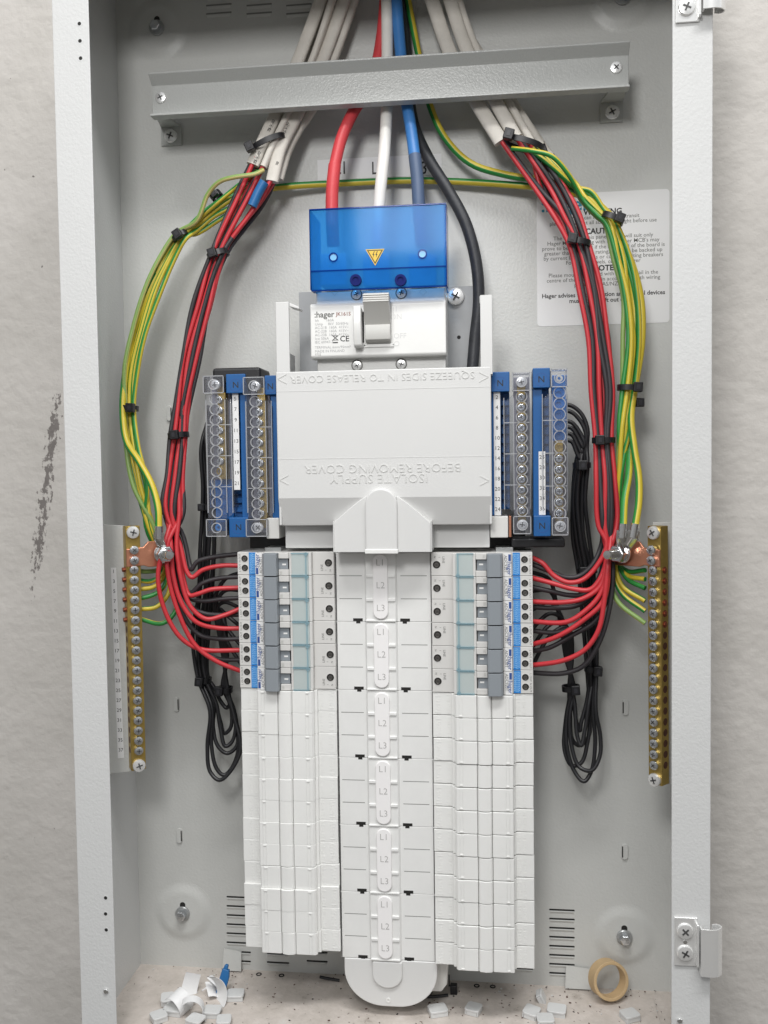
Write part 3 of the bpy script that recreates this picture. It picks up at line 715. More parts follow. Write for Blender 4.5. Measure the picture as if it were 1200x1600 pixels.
# side wings of the chassis beside the cover bottom
for (u0, u1, nm) in ((416, 436, 0), (766, 794, 1)):
    MB().box(PX(u0, 820, 54), PX(u1, 820, 54), 54, 92, PZ(600, 841, 54), PZ(600, 808, 54)).build('support_block', m_white2, chs, bevel=.8)
MB().box(PX(795, 820, 58), PX(799, 820, 58), 58, 80, PZ(600, 840, 58), PZ(600, 808, 58)).build('copper_strap', m_copper, chs, bevel=.2)
for px in (430, 788): 
    p = P(px, 857, 68); MB().box(p.x-7, p.x+7, 60, 80, p.z-2, p.z+1.5).build('chassis_tab', m_galv, chs, bevel=.4)

# ------------------------------------------------------------------ main isolator switch
YI = 50.0
m_plate = mat('plain_grey_plate', (.36, .37, .38), .4, vary=.06)
iso = thing('main_switch', 'white three phase isolator with grey toggle and blue shield', 'main switch', (PX(590, 520, YI), D, PZ(590, 580, YI)))
xa, xb = PX(485, 520, YI), PX(697, 520, YI)
Zi = lambda py, y=YI: PZ(590, py, y)
b = MB(); b.box(xa+3.5, xb-1, YI+9, 100, Zi(600), Zi(450)); b.build('lower_body', m_white, iso, bevel=.8)
b = MB(); b.prism([(YI, Zi(475)), (YI+1.5, Zi(471)), (YI+12, Zi(471)), (YI+12, Zi(558)), (YI+1.5, Zi(558)), (YI, Zi(554))], xa, xb, axis='X'); b.build('front_body', m_white, iso, bevel=.9, seg=3)
b = MB(); b.box(PX(468, 520, 100), PX(742, 520, 100), 100, 103, PZ(590, 600, 100), PZ(590, 452, 100)); b.build('mounting_plate', m_plate, iso, bevel=.3)
b = MB(); b.box(PX(476, 520, 103), PX(690, 520, 103), 103, D, PZ(590, 570, 103), PZ(590, 470, 103)); b.build('standoff', m_galv, iso)
p = P(712, 463, 98); screw((p.x, 99.5, p.z), 7.4, iso, me=ME_SCREWC)
p = P(717, 527, 100); MB().lathe([(1.6, 0), (1.6, .1)], (p.x, 99.95, p.z), n=14).build('plate_hole', m_dark, iso)
for px, py in ((557, 460), (627, 458), (558, 571), (627, 569)):
    p = P(px, py, YI+9); MB().ring((p.x, YI+9.1, p.z), (0, -1, 0), 4.7, 4.0, .5, 20).build('screw_recess', m_greyink, iso)
    screw((p.x, YI+8.7, p.z), 3.9, iso, me=ME_SCREWC)
# toggle and its guard
tx0, tx1 = PX(567, 500, YI-8), PX(611, 500, YI-8)
zA, zB = Zi(457, YI-12), Zi(536, YI-3)
b = MB(); b.prism([(YI-1, zA-2), (YI-11, zA), (YI-13.5, zA-1.5), (YI-14, zA-7.5), (YI-12, zA-11), (YI-5, zA-24), (YI-.8, zA-24)], tx0+1, tx1-1, axis='X'); tg = b.build('toggle', m_lgrey, iso, bevel=.6)
b = MB()
for k in range(4): b.box(tx0+.9, tx1-.9, YI-14.6, YI-13, zA-2.2-k*1.7, zA-1.3-k*1.7)
b.build('toggle_grip', m_white2, tg, bevel=.15, seg=1)
b = MB(); b.prism([(YI-.5, zA-24), (YI-6, zA-24), (YI-7.5, zA-29), (YI-6.5, zA-36), (YI-3, zB+.5), (YI-.5, zB+.5)], tx0+1.4, tx1-1, axis='X'); b.build('toggle_drum', m_lgrey, iso, bevel=.5)
b = MB(); b.box(tx0-1.2, tx0+1, YI-1, YI+.2, zB-2, Zi(476)); b.box(tx0-1, tx1+1.5, YI-1, YI+.3, zB-3, zB-.5); b.box(tx1, tx1+1.4, YI-1.0, YI+.2, zB-2, Zi(480)); b.build('toggle_surround', m_white, iso, bevel=.3)
gx = PX(558.5, 500, YI-8)
b = MB(); zg1, zg0 = Zi(476, YI-8), Zi(543, YI-8)
b.prism([(YI+.5, zg1-2), (YI-8, zg1), (YI-11, zg1-5), (YI-12, zg1-14), (YI-11, zg0+10), (YI-9, zg0+2), (YI-6, zg0), (YI+.5, zg0+1)], gx-3.2, gx+3.2, axis='X'); b.build('padlock_guard', m_white, iso, bevel=1.2, seg=3)
b = MB(); b.box(PX(566, 500, YI)-.5, PX(569, 500, YI), YI-1.2, YI, zg0+5, zg1-4); b.build('slot', m_dark, iso)
# printing
def ip(s, px, py, sz, m=m_greyink, al='LEFT', bold=0): return text(s, sz, (PX(px, py, YI), YI-.08, Zi(py)), m, iso, align=al, bold=bold, name='printed_line')
ip(':hager', 491, 489, 6.7, m_greyink, bold=.02); ip('JK161S', 525, 489, 4.2, m_redink, bold=.01)
for k, s in enumerate(('Ith       160A', 'Uimp     8kV  50/60Hz', 'AC-21B  160A  415V~', 'AC-22B  160A  415V~', 'AC-23B  160A  415V~', 'Icw 50kA', 'IEC 60947-3')):
    ip(s, 492, 498+k*5.7, 3.0, m_paleink)
ip('CE', 531, 528, 6.4, m_ink, bold=.01)
pw = P(524, 528, YI); b = MB()
for a in (.7, -.7): b.box(-3.2, 3.2, -.05, .05, -.25, .25, 0, Matrix.Translation((pw.x, YI-.1, pw.z)) @ Matrix.Rotation(a, 4, 'Y'))
b.box(pw.x-1.6, pw.x+1.6, YI-.15, YI-.05, pw.z-1.9, pw.z-1.5); b.box(pw.x-1.6, pw.x+1.6, YI-.15, YI-.05, pw.z+1.4, pw.z+1.8); b.box(pw.x-2, pw.x+2, YI-.15, YI-.05, pw.z-4.2, pw.z-3.3)
b.build('bin_symbol', m_ink, iso)
ip('TERMINAL 6mm/95mm²', 492, 540.5, 2.9, m_paleink); ip('MADE IN FINLAND', 492, 546.5, 2.9, m_paleink); ip('9705', 492, 551.5, 2.6, m_paleink)
for s, px, py in (('I', 619, 484), ('ON', 619, 496), ('OFF', 625, 526), ('O', 620, 538)): text(s, 6.0, (PX(px, py, YI), YI-.02, Zi(py)), m_cover, iso, ext=.15, name='embossed_mark')
for s, px in (('1', 523), ('3', 591), ('5', 661)):
    p = P(px, 456, YI+9); MB().ring((p.x, YI+8.95, p.z), (0, -1, 0), 3.2, 2.7, .15, 4).build('terminal_mark', m_cover, iso)
# translucent blue terminal shield
ys = 40.0
sx0_, sx1_ = PX(485, 400, ys), PX(697, 400, ys); sz1, sz0 = PZ(590, 324, ys), PZ(590, 449, ys); szm = PZ(590, 420, ys)
sh = thing('terminal_shield', 'translucent blue terminal shield over the main switch terminals', 'shield', ((sx0_+sx1_)/2, YI, sz0))
b = MB(); b.box(sx0_, sx1_, ys, ys+1.6, szm, sz1); b.prism([(ys, szm-.1), (ys+1.6, szm-.1), (ys+3.2, sz0), (ys+1.6, sz0)], sx0_, sx1_, axis='X')
b.box(sx0_, sx0_+1.6, ys+1.7, ys+38, sz0+.2, sz1-.2); b.box(sx1_-1.6, sx1_, ys+1.7, ys+38, sz0+.2, sz1-.2)
b.build('shield_body', m_shield, sh, bevel=.5)
b = MB(); b.box(sx0_+.2, sx1_-.2, ys-.4, ys+.05, szm-.4, szm+.5); b.box(sx0_, sx1_, ys-.3, ys+1.8, sz1+.02, sz1+1.1); b.box(sx0_-.5, sx0_-.02, ys-.2, ys+16, sz0, sz1+1); b.box(sx1_+.02, sx1_+.6, ys-.2, ys+16, sz0, sz1+1)
b.box(sx0_, sx1_, ys+1.2, ys+3.5, sz0-1.0, sz0-.1)
b.build('shield_edge', m_shieldedge, sh)
for px in (556, 626):
    p = P(px, 438, ys); b = MB(); b.ring((p.x, ys+1.6, p.z), (0, -1, 0), 4.6, 2.4, 3.4, 20); b.lathe([(2.5, 0), (2.5, 1)], (p.x, ys, p.z), n=16); b.build('fixing_boss', mat('navy_plastic', (.008, .015, .13), .65, spec=.15), sh, bevel=.2)
for px, py in ((521, 402), (660, 397)):
    p = P(px, py, ys); b = MB(); b.ring((p.x, ys-.02, p.z), (0, -1, 0), 3.7, 2.7, .7, 24); b.lathe([(2.7, .05), (2.7, .12)], (p.x, ys, p.z), mi=1)
    b.build('test_hole', [m_shieldedge, mat('pale_blue_plastic', (.10, .42, .80), .3)], sh)
p = P(586, 398, ys)
def tri(r): return [(p.x+r*math.cos(math.radians(a)), p.z+r*math.sin(math.radians(a))) for a in (-90, 30, 150)]
b = MB(); b.prism(tri(8.6), ys-.25, ys-.02); b.prism(tri(7.4), ys-.32, ys-.1, 1); b.prism(tri(6.0), ys-.4, ys-.2, 0)
for q in (-1.3, 1.1): b.prism([(p.x+q+.6, p.z+2.6), (p.x+q-.8, p.z-.3), (p.x+q+.1, p.z-.2), (p.x+q-.3, p.z-2.6), (p.x+q+.9, p.z+.4), (p.x+q+.1, p.z+.4), (p.x+q+1.2, p.z+2.6)], ys-.5, ys-.35, 1)
b.build('shock_triangle', [m_yellow, m_ink], sh)
# cable terminals seen through the shield
b = MB()
for px in (521, 588, 660):
    p = P(px, 400, 68); b.box(p.x-11, p.x+11, 66, 100, p.z-24, p.z+2)
b.build('terminal_block', [m_white2, m_zinc], iso, bevel=.8)

# ------------------------------------------------------------------ neutral bars
m_brightblue = mat('bright_blue_plastic', (.01, .16, .52), .35)
m_tray = mat('grey_lilac_tray', (.30, .30, .36), .4)
def neutral(label, side, px, basepx, top, bot, kinds, y0, pitch_px, strip=None, foot=True):
    """px: (cover left, cover right); basepx: blue base; kinds: one letter per ring: s screw, e empty, b brass"""
    YN = 52.0
    mid = (top+bot)/2
    X = lambda u, py=mid, y=YN: PX(u, py, y)
    dx = (px[3]-px[1])                  # sideways drift between the top and bottom of the photo strip
    t = thing('neutral_bar', label, 'terminal bar', (X((px[0]+px[1])/2), 90, PZ(px[0], bot, YN)), 'neutral bars with clear covers')
    cxm = X((px[0]+px[1])/2); hw = (X(px[1])-X(px[0]))/2
    zt, zb = PZ(px[0], top, YN), PZ(px[0], bot, YN)
    e = 14.5
    # brass link carrying the screws
    zi = lambda py: PZ(px[0], py, YN)
    bz1, bz0 = zi(y0-pitch_px*.6), zi(y0+pitch_px*(len(kinds)-.4))
    if 'e' in kinds:
        if kinds[0] == 'e':
            k = max(i for i, c in enumerate(kinds) if c == 'e'); bz1 = zi(y0+pitch_px*(k+.3)); bz0 -= 7
        else:
            k = min(i for i, c in enumerate(kinds) if c == 'e'); bz0 = zi(y0+pitch_px*(k-.2)); bz1 += 7
    else: bz1 += 7; bz0 -= 7
    sgn = -1 if side == 'left' else 1
    MB().box(cxm-3.6-(0 if sgn > 0 else -2.5), cxm+3.6+(2.5 if sgn < 0 else -0.5)-(0), YN+8, YN+16, bz0, bz1).build('brass_bar', m_brass, t, bevel=.6)
    # blue moulded base
    bx0, bx1 = X(basepx[0]), X(basepx[1])
    b = MB(); b.box(cxm-hw+1.5, cxm+hw-1.0, YN+18, YN+26, zb+3, zt-3, 1) if 'e' in kinds else None
    b.box(bx0, bx1, YN+2, YN+28, zb+e+2, zt-e) if False else None
    ex = (bx0 if sgn > 0 else bx0+4.5, bx1 if sgn < 0 else bx1-4.5)
    ix0, ix1 = (bx1-6.5, bx1) if sgn > 0 else (bx0, bx0+9)
    b.box(bx0, bx1, YN+16.05, YN+27, zb+(4 if foot else 19), zt-2)
    if side == 'left': b.box(bx1-6, bx1, YN+3, YN+17, zb+e, zt-e)
    else: b.box(bx0, bx0+7.5, YN+3, YN+17, zb+e, zt-e)
    b.box(bx0, bx1, YN-1, YN+26, zt-e, zt+1.2); b.box(bx0, bx1, YN-1, YN+26, zb-1, zb+e+1) if foot else None
    base = b.build('blue_base', [m_blue, m_brightblue], t, bevel=.7)
    b = MB(); z = zb+e+5
    gx0, gx1 = (bx0+1, bx1-6.5) if side == 'left' else (bx0+8, bx1-.5)
    while z < zt-e-8:
        b.box(gx0, gx1, YN+12.5, YN+16.2, z, z+4.2); z += 7.6
    b.build('base_rib', m_blue, base, bevel=.3)
    for zz in (zt-e*.55, zb+e*.5)[:2 if foot else 1]:
        nx = (bx0+bx1)/2
        text('N', 7.2, (nx, YN-1.08, zz), m_ink, t, bold=.005, name='printed_mark')
        MB().ring((nx, YN-.98, zz), (0, -1, 0), 5.2, 4.9, .12, 28).build('printed_circle', m_bluedark, t)
    gz0, gz1 = zb+2, zt-2
    if kinds[0] == 'e': gz1 = bz1
    elif 'e' in kinds: gz0 = bz0
    MB().box(cxm-hw+1.2, cxm+hw-1.2, YN+16.3, YN+17.9, gz0, gz1).build('inner_tray', m_tray, t)
    # clear cover: end caps, long shell, a ring over every screw
    b = MB(); fw = 5.0
    for z0_, z1_ in ((zt-e, zt), (zb, zb+e)):
        b.prism(rrect(cxm-hw, cxm+hw-1, z0_, z1_, 1.6), YN-4, YN-2.8)
        for xx in (cxm-hw, cxm+hw-2): b.box(xx, xx+1, YN-2.7, YN+14, z0_+.8, z1_-.8)
        b.box(cxm-hw+1, cxm+hw-2, YN-2.6, YN+12, z1_-1.1, z1_-.2)
    o0, o1 = (cxm-hw+1, cxm+hw+4) if side == 'left' else (cxm-hw-7, cxm+hw-1)
    b.box(cxm-hw+.8, cxm+hw-1.6, YN-.6, YN+.5, zb+e+.5, zt-e-.5)
    b.prism([(o0, zb+e+9), (o0, zt-e-9), (cxm-hw+1, zt-e-2), (cxm-hw+1, zb+e+2)] if side == 'right' else [(o1, zb+e+5), (o1, zt-e-9), (cxm+hw-1.7, zt-e-3), (cxm+hw-1.7, zb+e+1)], YN+3.0, YN+4.0)
    for xx in (o0, o1-1): b.box(xx, xx+1, YN+.6, YN+15, zb+e+9, zt-e-9)
    b.build('clear_cover', m_clear, t, bevel=.35)
    b = MB(); rp = .53*pitch_px/1.94
    n = len(kinds)
    for k in range(n):
        b.ring((cxm-.3, YN-.7, zi(y0+k*pitch_px)), (0, -1, 0), rp+.15, rp-.55, 1.7, 24)
    q = [0, n*.25, n*.5, n*.75, n]
    for v in q[1:4]: b.box(o0+.5, o1-.5, YN-1.2, YN-.7, zi(y0+(v-.5)*pitch_px)-.3, zi(y0+(v-.5)*pitch_px)+.3)
    for z0_, z1_ in ((zt-e, zt), (zb, zb+e)):
        for (a0, a1, c0_, c1_) in ((cxm-hw, cxm+hw-1, z1_-.7, z1_), (cxm-hw, cxm+hw-1, z0_, z0_+.7), (cxm-hw, cxm-hw+.7, z0_, z1_), (cxm+hw-1.7, cxm+hw-1, z0_, z1_)):
            b.box(a0, a1, YN-4.5, YN-3.9, c0_, c1_)
        zc = (z0_+z1_)/2; b.ring((cxm-.3, YN-4.1, zc), (0, -1, 0), 4.4, 3.7, .8, 24)
    for xx in (cxm-hw+.6, cxm+hw-1.6, o0, o1-.7): b.box(xx, xx+.6, YN-1.1, YN-.5, zb+e+5, zt-e-5)
    b.build('cover_ridge', m_clearrim, t)
    for k, c in enumerate(kinds):
        z = zi(y0+k*pitch_px)
        if c == 's':
            screw((cxm+(1.0 if sgn < 0 else -.4), YN+6, z), 3.15, t, name='clamp_screw')
        elif c == 'e':
            MB().ring((cxm, YN+17.9, z), (0, -1, 0), 3.3, 2.6, .8, 18).build('socket', m_brightblue, t)
        else:
            MB().ring((cxm, YN+8, z), (0, -1, 0), 3.0, 1.9, 1.2, 18).build('socket', m_brass, t)
    for zz, kk in ((zt-e/2, kinds[0]), (zb+e/2, kinds[-1])):
        if kk == 's': screw((cxm-.3, YN+1, zz), 4.2, t, name='end_screw', me=ME_SCREWC)
        else: MB().ring((cxm-.3, YN+2, zz), (0, -1, 0), 2.8, 1.2, 1.5, 18).build('end_socket', m_white2 if zz > (zt+zb)/2 else m_bluelab, t)
    if strip:
        sp, sy0, step, nums = strip
        sxx = X(sp); MB().box(sxx-2.6, sxx+2.6, YN+2.75, YN+2.95, zi(sy0+step*(len(nums)-.4)), zi(sy0-step*.55)).build('number_strip', m_paper, t)
        for k, s in enumerate(nums): text(s, 4.4, (sxx, YN+2.7, zi(sy0+k*step)), m_ink, t, name='printed_number')
    return t
neutral('outer left neutral bar, clear cover empty at its lower rings', 'left', (322, 356, 326, 360), (356, 386), 588, 838, 'sssssssbeeee'[:12], 624, 16.1, (368, 624, 16.5, ['5', '7', '9', '11', '13', '15', '17', '19', '21']))
neutral('inner left neutral bar with twelve screws beside the white cover', 'left', (384, 419, 386, 420), (416, 434), 590, 838, 'ssssssssssss', 628, 15.9, None, False)
neutral('inner right neutral bar with numbers 2 to 24 beside the white cover', 'right', (801, 831, 801, 831), (768, 797), 583, 834, 'ssssssssssss', 620, 16.2, (777, 620, 16.0, [str(v) for v in range(2, 25, 2)]), False)
neutral('outer right neutral bar with numbers 26 to 36, upper rings empty', 'right', (861, 889, 861, 889), (833, 860), 577, 836, 'eeeeebssssss', 614, 17.1, (847, 714, 16.2, ['26', '28', '30', '32', '34', '36']))
ya = 84; b = MB(); b.box(PX(331, 577, 54), PX(407, 577, 54), 54, 88, PZ(370, 600, 54), PZ(370, 574, 54))
tag(b.build('bar_carrier', m_black, None, bevel=2.5), 'black carrier bracket above the left neutral bars', 'bracket', 'black carriers holding the neutral bars')
b = MB(); b.box(PX(798, 845, ya), PX(880, 845, ya), 62, 90, PZ(840, 852, ya), PZ(840, 838, ya))
tag(b.build('bar_carrier', m_black, None, bevel=1.5), 'black carrier bracket below the right neutral bars', 'bracket', 'black carriers holding the neutral bars')

# ------------------------------------------------------------------ earth bars
def earth_bar(side, px, ytop, ybot, y0, y1, label):
    YE = 42.0; sg = 1 if side == 'left' else -1; a = math.radians(34 if side == 'left' else 42)*sg
    top, bot = P(px[0], ytop, YE), P(px[1], ybot, YE); mid = (top+bot)/2; hh = (top.z-bot.z)/2
    t = thing('earth_bar', label, 'earth bar', (mid.x, YE, bot.z))
    # local frame: x across the bar, y depth, z up; leans with the photograph's bar
    lean = math.atan2(top.x-bot.x, top.z-bot.z)
    T = Matrix.Translation((mid.x, YE, mid.z)) @ Matrix.Rotation(lean, 4, 'Y') @ Matrix.Rotation(a, 4, 'Z')
    MB().box(-6, 6, 0, 10, -hh, hh, 0, T).build('brass_bar', m_brass, t, bevel=.4)
    zl = lambda py: PZ(px[0], py, YE)-mid.z
    n = 19
    hb = MB()
    for k in range(n):
        z = zl(y0+(y1-y0)*k/(n-1)); screw((0, -1.6, z), 3.75, t, T=T, name='clamp_screw', fl=1.3)
        hx = -sg*6
        hb.lathe([(2.9, 0), (2.9, .08)], (hx, 5, z), axis=(-sg, 0, 0), n=16, mi=0 if k > 5 else 1, T=T)
        if k < 6: hb.lathe([(1.9, 0), (1.9, 1.1 if side == 'right' else 2.4), (0, 1.5 if side == 'right' else 2.8)], (hx, 5, z), axis=(-sg, 0, 0), n=10, mi=1, T=T)
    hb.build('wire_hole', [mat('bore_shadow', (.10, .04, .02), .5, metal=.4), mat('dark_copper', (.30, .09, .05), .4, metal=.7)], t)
    for z in (hh-5.2, -hh+4): screw((0, -1.2, z), 5.3, t, me=ME_SCREWC, T=T, name='end_screw')
    # copper link with its stud
    lz1, lz0 = zl(846), zl(887); ext = 33 if side == 'left' else 35
    zc = (lz1+lz0)/2
    b = MB(); pol = [(-6*sg, lz0+1), (-6*sg, lz1-6), (8*sg, lz1-5), (12*sg, lz1-.5), (ext*sg, lz1), (ext*sg, lz0), (12*sg, lz0), (8*sg, lz0+1.5)]
    b.prism(pol, -2.3, -.1, 0, T); lk = b.build('copper_link', m_copper, t, bevel=.7)
    for z in (zl(859), zl(875)): screw((0, -3.9, z), 3.8, lk, T=T, fl=1.4)
    sxx = (ext-9)*sg
    b = MB(); b.lathe([(8.2, 0), (8.2, 1.6), (7.6, 2)], (sxx, -4.6, zc), n=28, T=T)
    b.ring((sxx, -6.6, zc), (0, -1, 0), 7.6, 4.5, 1.4, 24, 0, T)
    wsh = b.build('washer', m_steel, lk)
    b = MB(); b.lathe([(7.4, 0), (7.4, 5.5), (6.4, 6.4), (4.4, 6.4)], (sxx, -7.8, zc), n=6, T=T); b.build('nut', m_zinc, lk, bevel=.5, ang=25)
    b = MB(); pr = [(3.9, 0)]
    for k in range(9): pr += [(3.9, 1+k*1.25), (3.6, 1.6+k*1.25)]
    pr += [(3.4, 13.2), (0, 13.3)]
    b.lathe(pr, (sxx, -12, zc), n=20, T=T); b.build('stud', m_steel, lk)
    return t, T, zl, sg
el, TL, zl_, _ = earth_bar('left', (207, 217), 822, 1203, 890, 1172, 'brass earth bar with odd numbered strip, left edge of the enclosure')
er, TR, zr_, _ = earth_bar('right', (1022, 1024), 822, 1226, 891, 1195, 'brass earth bar without a number strip, right edge of the enclosure')
# left plate and its number strip
ypl = 47.0
a0, a1, a2, a3 = P(150, 819, ypl), P(207, 822, ypl), P(212, 1205, ypl), P(160, 1210, ypl)
b = MB(); b.prism([(a0.x, a0.z), (a1.x, a1.z), (a2.x, a2.z), (a3.x, a3.z)], ypl, ypl+1.6); b.build('bar_bracket', m_inner, el, bevel=.4)
s0, s1, s2, s3 = P(173, 887, ypl-.3), P(181, 887, ypl-.3), P(193.5, 1184, ypl-.3), P(184, 1185, ypl-.3)
b = MB(); b.prism([(s0.x, s0.z), (s1.x, s1.z), (s2.x, s2.z), (s3.x, s3.z)], ypl-.2, ypl-.02); b.build('number_strip', m_paper, el)
for k in range(19):
    q = P(177.3+k*.63, 893+k*15.5, ypl-.3); text(str(2*k+1), 4.3, (q.x, ypl-.25, q.z), m_ink, el, name='printed_number')
q0, q1 = P(1020, 816, 56), P(1075, 1226, 56)
b = MB(); b.box(q0.x, XR-1.6, 56, 57.6, q1.z, q0.z); b.build('bar_bracket', m_inner, er, bevel=.4)
for sgm, bx in ((el, XL+1.5), (er, XR-3.2)):
    z = wloc(sgm).z; 
    MB().box(bx, bx+1.6, 52, 90, z+20, z+180).build('side_fixing', m_inner, sgm)

# ------------------------------------------------------------------ cables
def path(pts): return [P(x, y, Y) for x, y, Y in pts]
SR = random.Random(21)
def station(st, u, v):          # bundle stations (x, y, width px, Y) -> one strand at sideways position u and depth offset v
    out = []
    n = len(st)
    for i, (x, y, wd, Y) in enumerate(st):
        a = st[max(i-1, 0)]; c = st[min(i+1, n-1)]
        tx, ty = c[0]-a[0], c[1]-a[1]; l = math.hypot(tx, ty); nx, ny = -ty/l, tx/l
        uu = u+SR.uniform(-.22, .22); out.append((x-nx*uu*wd/2, y-ny*uu*wd/2, Y+v+SR.uniform(-.5, .5)))
    return out
GY = set(range(0, 5))
def earthtube(pts, r, tw, name, parent, pale=False):
    b = MB(); b.tube(path(pts), r, n=12, stripe=set(range(0, 6)), twist=tw)
    return b.build(name, [m_pgreen, m_pyel] if pale else [m_green, m_yel], parent, ang=80)
def core(pts, r, m, name, parent, label=None):
    o = MB().tube(path(pts), r, n=12).build(name, m, parent, ang=80)
    if label: o['label'] = label
    return o
Lst = [(341, 396, 24, 78), (316, 478, 27, 76), (296, 560, 27, 74), (283, 640, 25, 72), (279, 680, 22, 70), (274, 740, 26, 66), (268, 800, 34, 62)]
Lred = {0: [(281, 850, 60), (292, 893, 58), (300, 902, 58), (316, 891, 60), (345, 884, 62), (380, 884, 66)],
        1: [(279, 850, 60), (286, 900, 60), (296, 930, 58), (309, 928, 58), (330, 921, 60), (380, 918, 66)],
        2: [(276, 850, 56), (283, 905, 54), (298, 948, 54), (322, 967, 56), (348, 962, 60), (380, 949, 66)],
        3: [(267, 850, 54), (271, 900, 52), (285, 945, 52), (307, 972, 54), (338, 981, 60), (380, 982, 66)],
        4: [(257, 850, 50), (247, 900, 46), (256, 950, 48), (281, 995, 52), (312, 1014, 58), (380, 1016, 66)],
        5: [(262, 850, 52), (263, 900, 50), (280, 960, 52), (305, 1008, 56), (338, 1033, 60), (380, 1050, 66)]}
Lblk = {0: [(283, 830, 66), (297, 885, 64), (299, 890, 62), (308, 878, 62), (330, 871, 64), (380, 865, 68)],
        1: [(282, 850, 68), (288, 915, 66), (297, 927, 64), (315, 912, 64), (340, 904, 66), (380, 901, 68)],
        2: [(276, 850, 66), (282, 905, 66), (296, 934, 64), (318, 939, 64), (345, 936, 66), (380, 934, 68)],
        3: [(272, 850, 66), (278, 905, 66), (296, 945, 66), (318, 958, 66), (345, 961, 66), (380, 960, 68)],
        4: [(266, 850, 64), (272, 905, 64), (286, 960, 64), (310, 991, 66), (340, 998, 66), (380, 998, 68)],
        5: [(262, 850, 64), (268, 910, 64), (286, 975, 66), (308, 1010, 68), (340, 1029, 68), (380, 1031, 70)]}
# sheath paths: (start..end), flat half width
LS = [[(513, -30, 98), (468, 90, 98), (434, 172, 92), (411, 222, 84), (395, 258, 80)],
      [(529, -30, 94), (490, 90, 95), (454, 172, 90), (428, 225, 83), (412, 262, 80)],
      [(548, -30, 98), (506, 90, 98), (468, 172, 92), (438, 232, 84), (425, 284, 80)],
      [(520, -30, 108), (478, 90, 108), (444, 172, 101), (418, 224, 94), (404, 262, 90)],
      [(553, -30, 108), (513, 90, 108), (481, 172, 101), (449, 232, 93), (434, 280, 88)],
      [(564, -30, 103), (522, 90, 103), (487, 172, 97), (441, 236, 100), (424, 275, 94)]]
LW = [(5.6, 3.0), (3.0, 4.4), (5.4, 3.1), (5.2, 3), (5.0, 3), (4.0, 3)]
lu = [-.55, .05, .6, -.2, .3, .85]; lub = [-.98, -.3, .35, -.6, .98, .7]
luv = [-2.2, -2.6, -1.6, 2.5, 3, .5]; lubv = [-2.5, 1, -2.8, 4, 1.5, 4.5]
Gst = [(283, 369, 18, 84), (262, 402, 22, 82), (238, 452, 27, 80), (218, 520, 27, 78), (206, 580, 25, 76), (202, 636, 19, 74), (206, 700, 26, 66), (218, 760, 30, 60)]
gu = [-.8, .5, -.2, .9, .15, -.5]
gst = [[(411, 266, 78), (398, 272, 72), (365, 277, 70), (343, 284, 72), (325, 303, 76), (307, 345, 80)],
       [(404, 266, 86), (370, 292, 86), (330, 325, 85), (305, 348, 84)],
       [(408, 268, 92), (380, 298, 92), (335, 330, 90), (308, 352, 87)],
       [(404, 272, 92), (368, 318, 92), (335, 338, 91), (308, 360, 88)],
       [(414, 285, 96), (385, 305, 96), (345, 312, 94), (305, 352, 88)],
       [(420, 285, 96), (380, 320, 96), (340, 345, 94), (305, 366, 90)]]
gend = [[(240, 822, 58), (254, 878, 62), (247, 890, 62), (232, 893, 58), (215, 892, 52)],
        [(236, 822, 58), (256, 880, 64), (252, 898, 62), (236, 908, 58), (216, 907, 52)],
        [(232, 822, 58), (256, 885, 66), (253, 905, 62), (240, 917, 58), (216, 921, 52)],
        [(228, 822, 60), (258, 890, 68), (257, 915, 62), (243, 928, 58), (216, 936, 52)],
        [(240, 822, 60), (262, 890, 68), (264, 925, 64), (245, 948, 58), (217, 952, 52)],
        [(232, 822, 60), (266, 890, 70), (276, 950, 68), (254, 974, 60), (218, 967, 52)]]
for i in range(6):
    end = LS[i][-1]
    t = thing('sheathed_cable', 'white sheathed cable whose red core enters the %s left breaker' % ordn(i, 6).split(' from')[0], 'cable', P(*end), 'white sheathed cables running down from the top')
    b = MB(); b.tube(path(LS[i]), 1, n=16, flat=LW[i]); sh_ = b.build('sheath', m_tps, t, ang=70)
    if i in (0, 2):
        for (px, py, yy) in (((424, 196, 83), (402, 246, 76.5)) if i == 0 else ((447, 200, 82), (431, 262, 79))):
            q = P(px, py, yy); text('75 V-90', 3.3, (q.x, yy, q.z), m_ink, sh_, rot=62 if i == 0 else 68, ext=.3, name='printed_mark')
    s = [(end[0]+4, end[1]-12, end[2]), ((end[0]*2+Lst[0][0])/3+lu[i]*6, (end[1]*2+Lst[0][1])/3, end[2]-2)]
    core(s+station(Lst, lu[i], luv[i])+Lred[i], 1.95, m_red, 'red_core', t)
    s = [(end[0]+2, end[1]-12, end[2]+3), ((end[0]*2+Lst[0][0])/3+lub[i]*9, (end[1]*2+Lst[0][1])/3, end[2]+3)]
    core(s+station(Lst, lub[i], lubv[i])+Lblk[i], 1.95, m_bk, 'black_core', t)
    earthtube(gst[i]+station(Gst, gu[i], (i % 3-1)*2.8)+gend[i], 1.95, .0022*((i*7) % 5-2), 'earth_core', t, pale=(i in (0,)))
# blue tape on one left core
b = MB(); b.tube(path([(413, 284, 74), (404, 300, 74), (394, 322, 74)]), 4.0, n=14); tag(b.build('blue_tape', m_bluebit, None, ang=70), 'short blue tape sleeve on the left core bundle', 'tape')

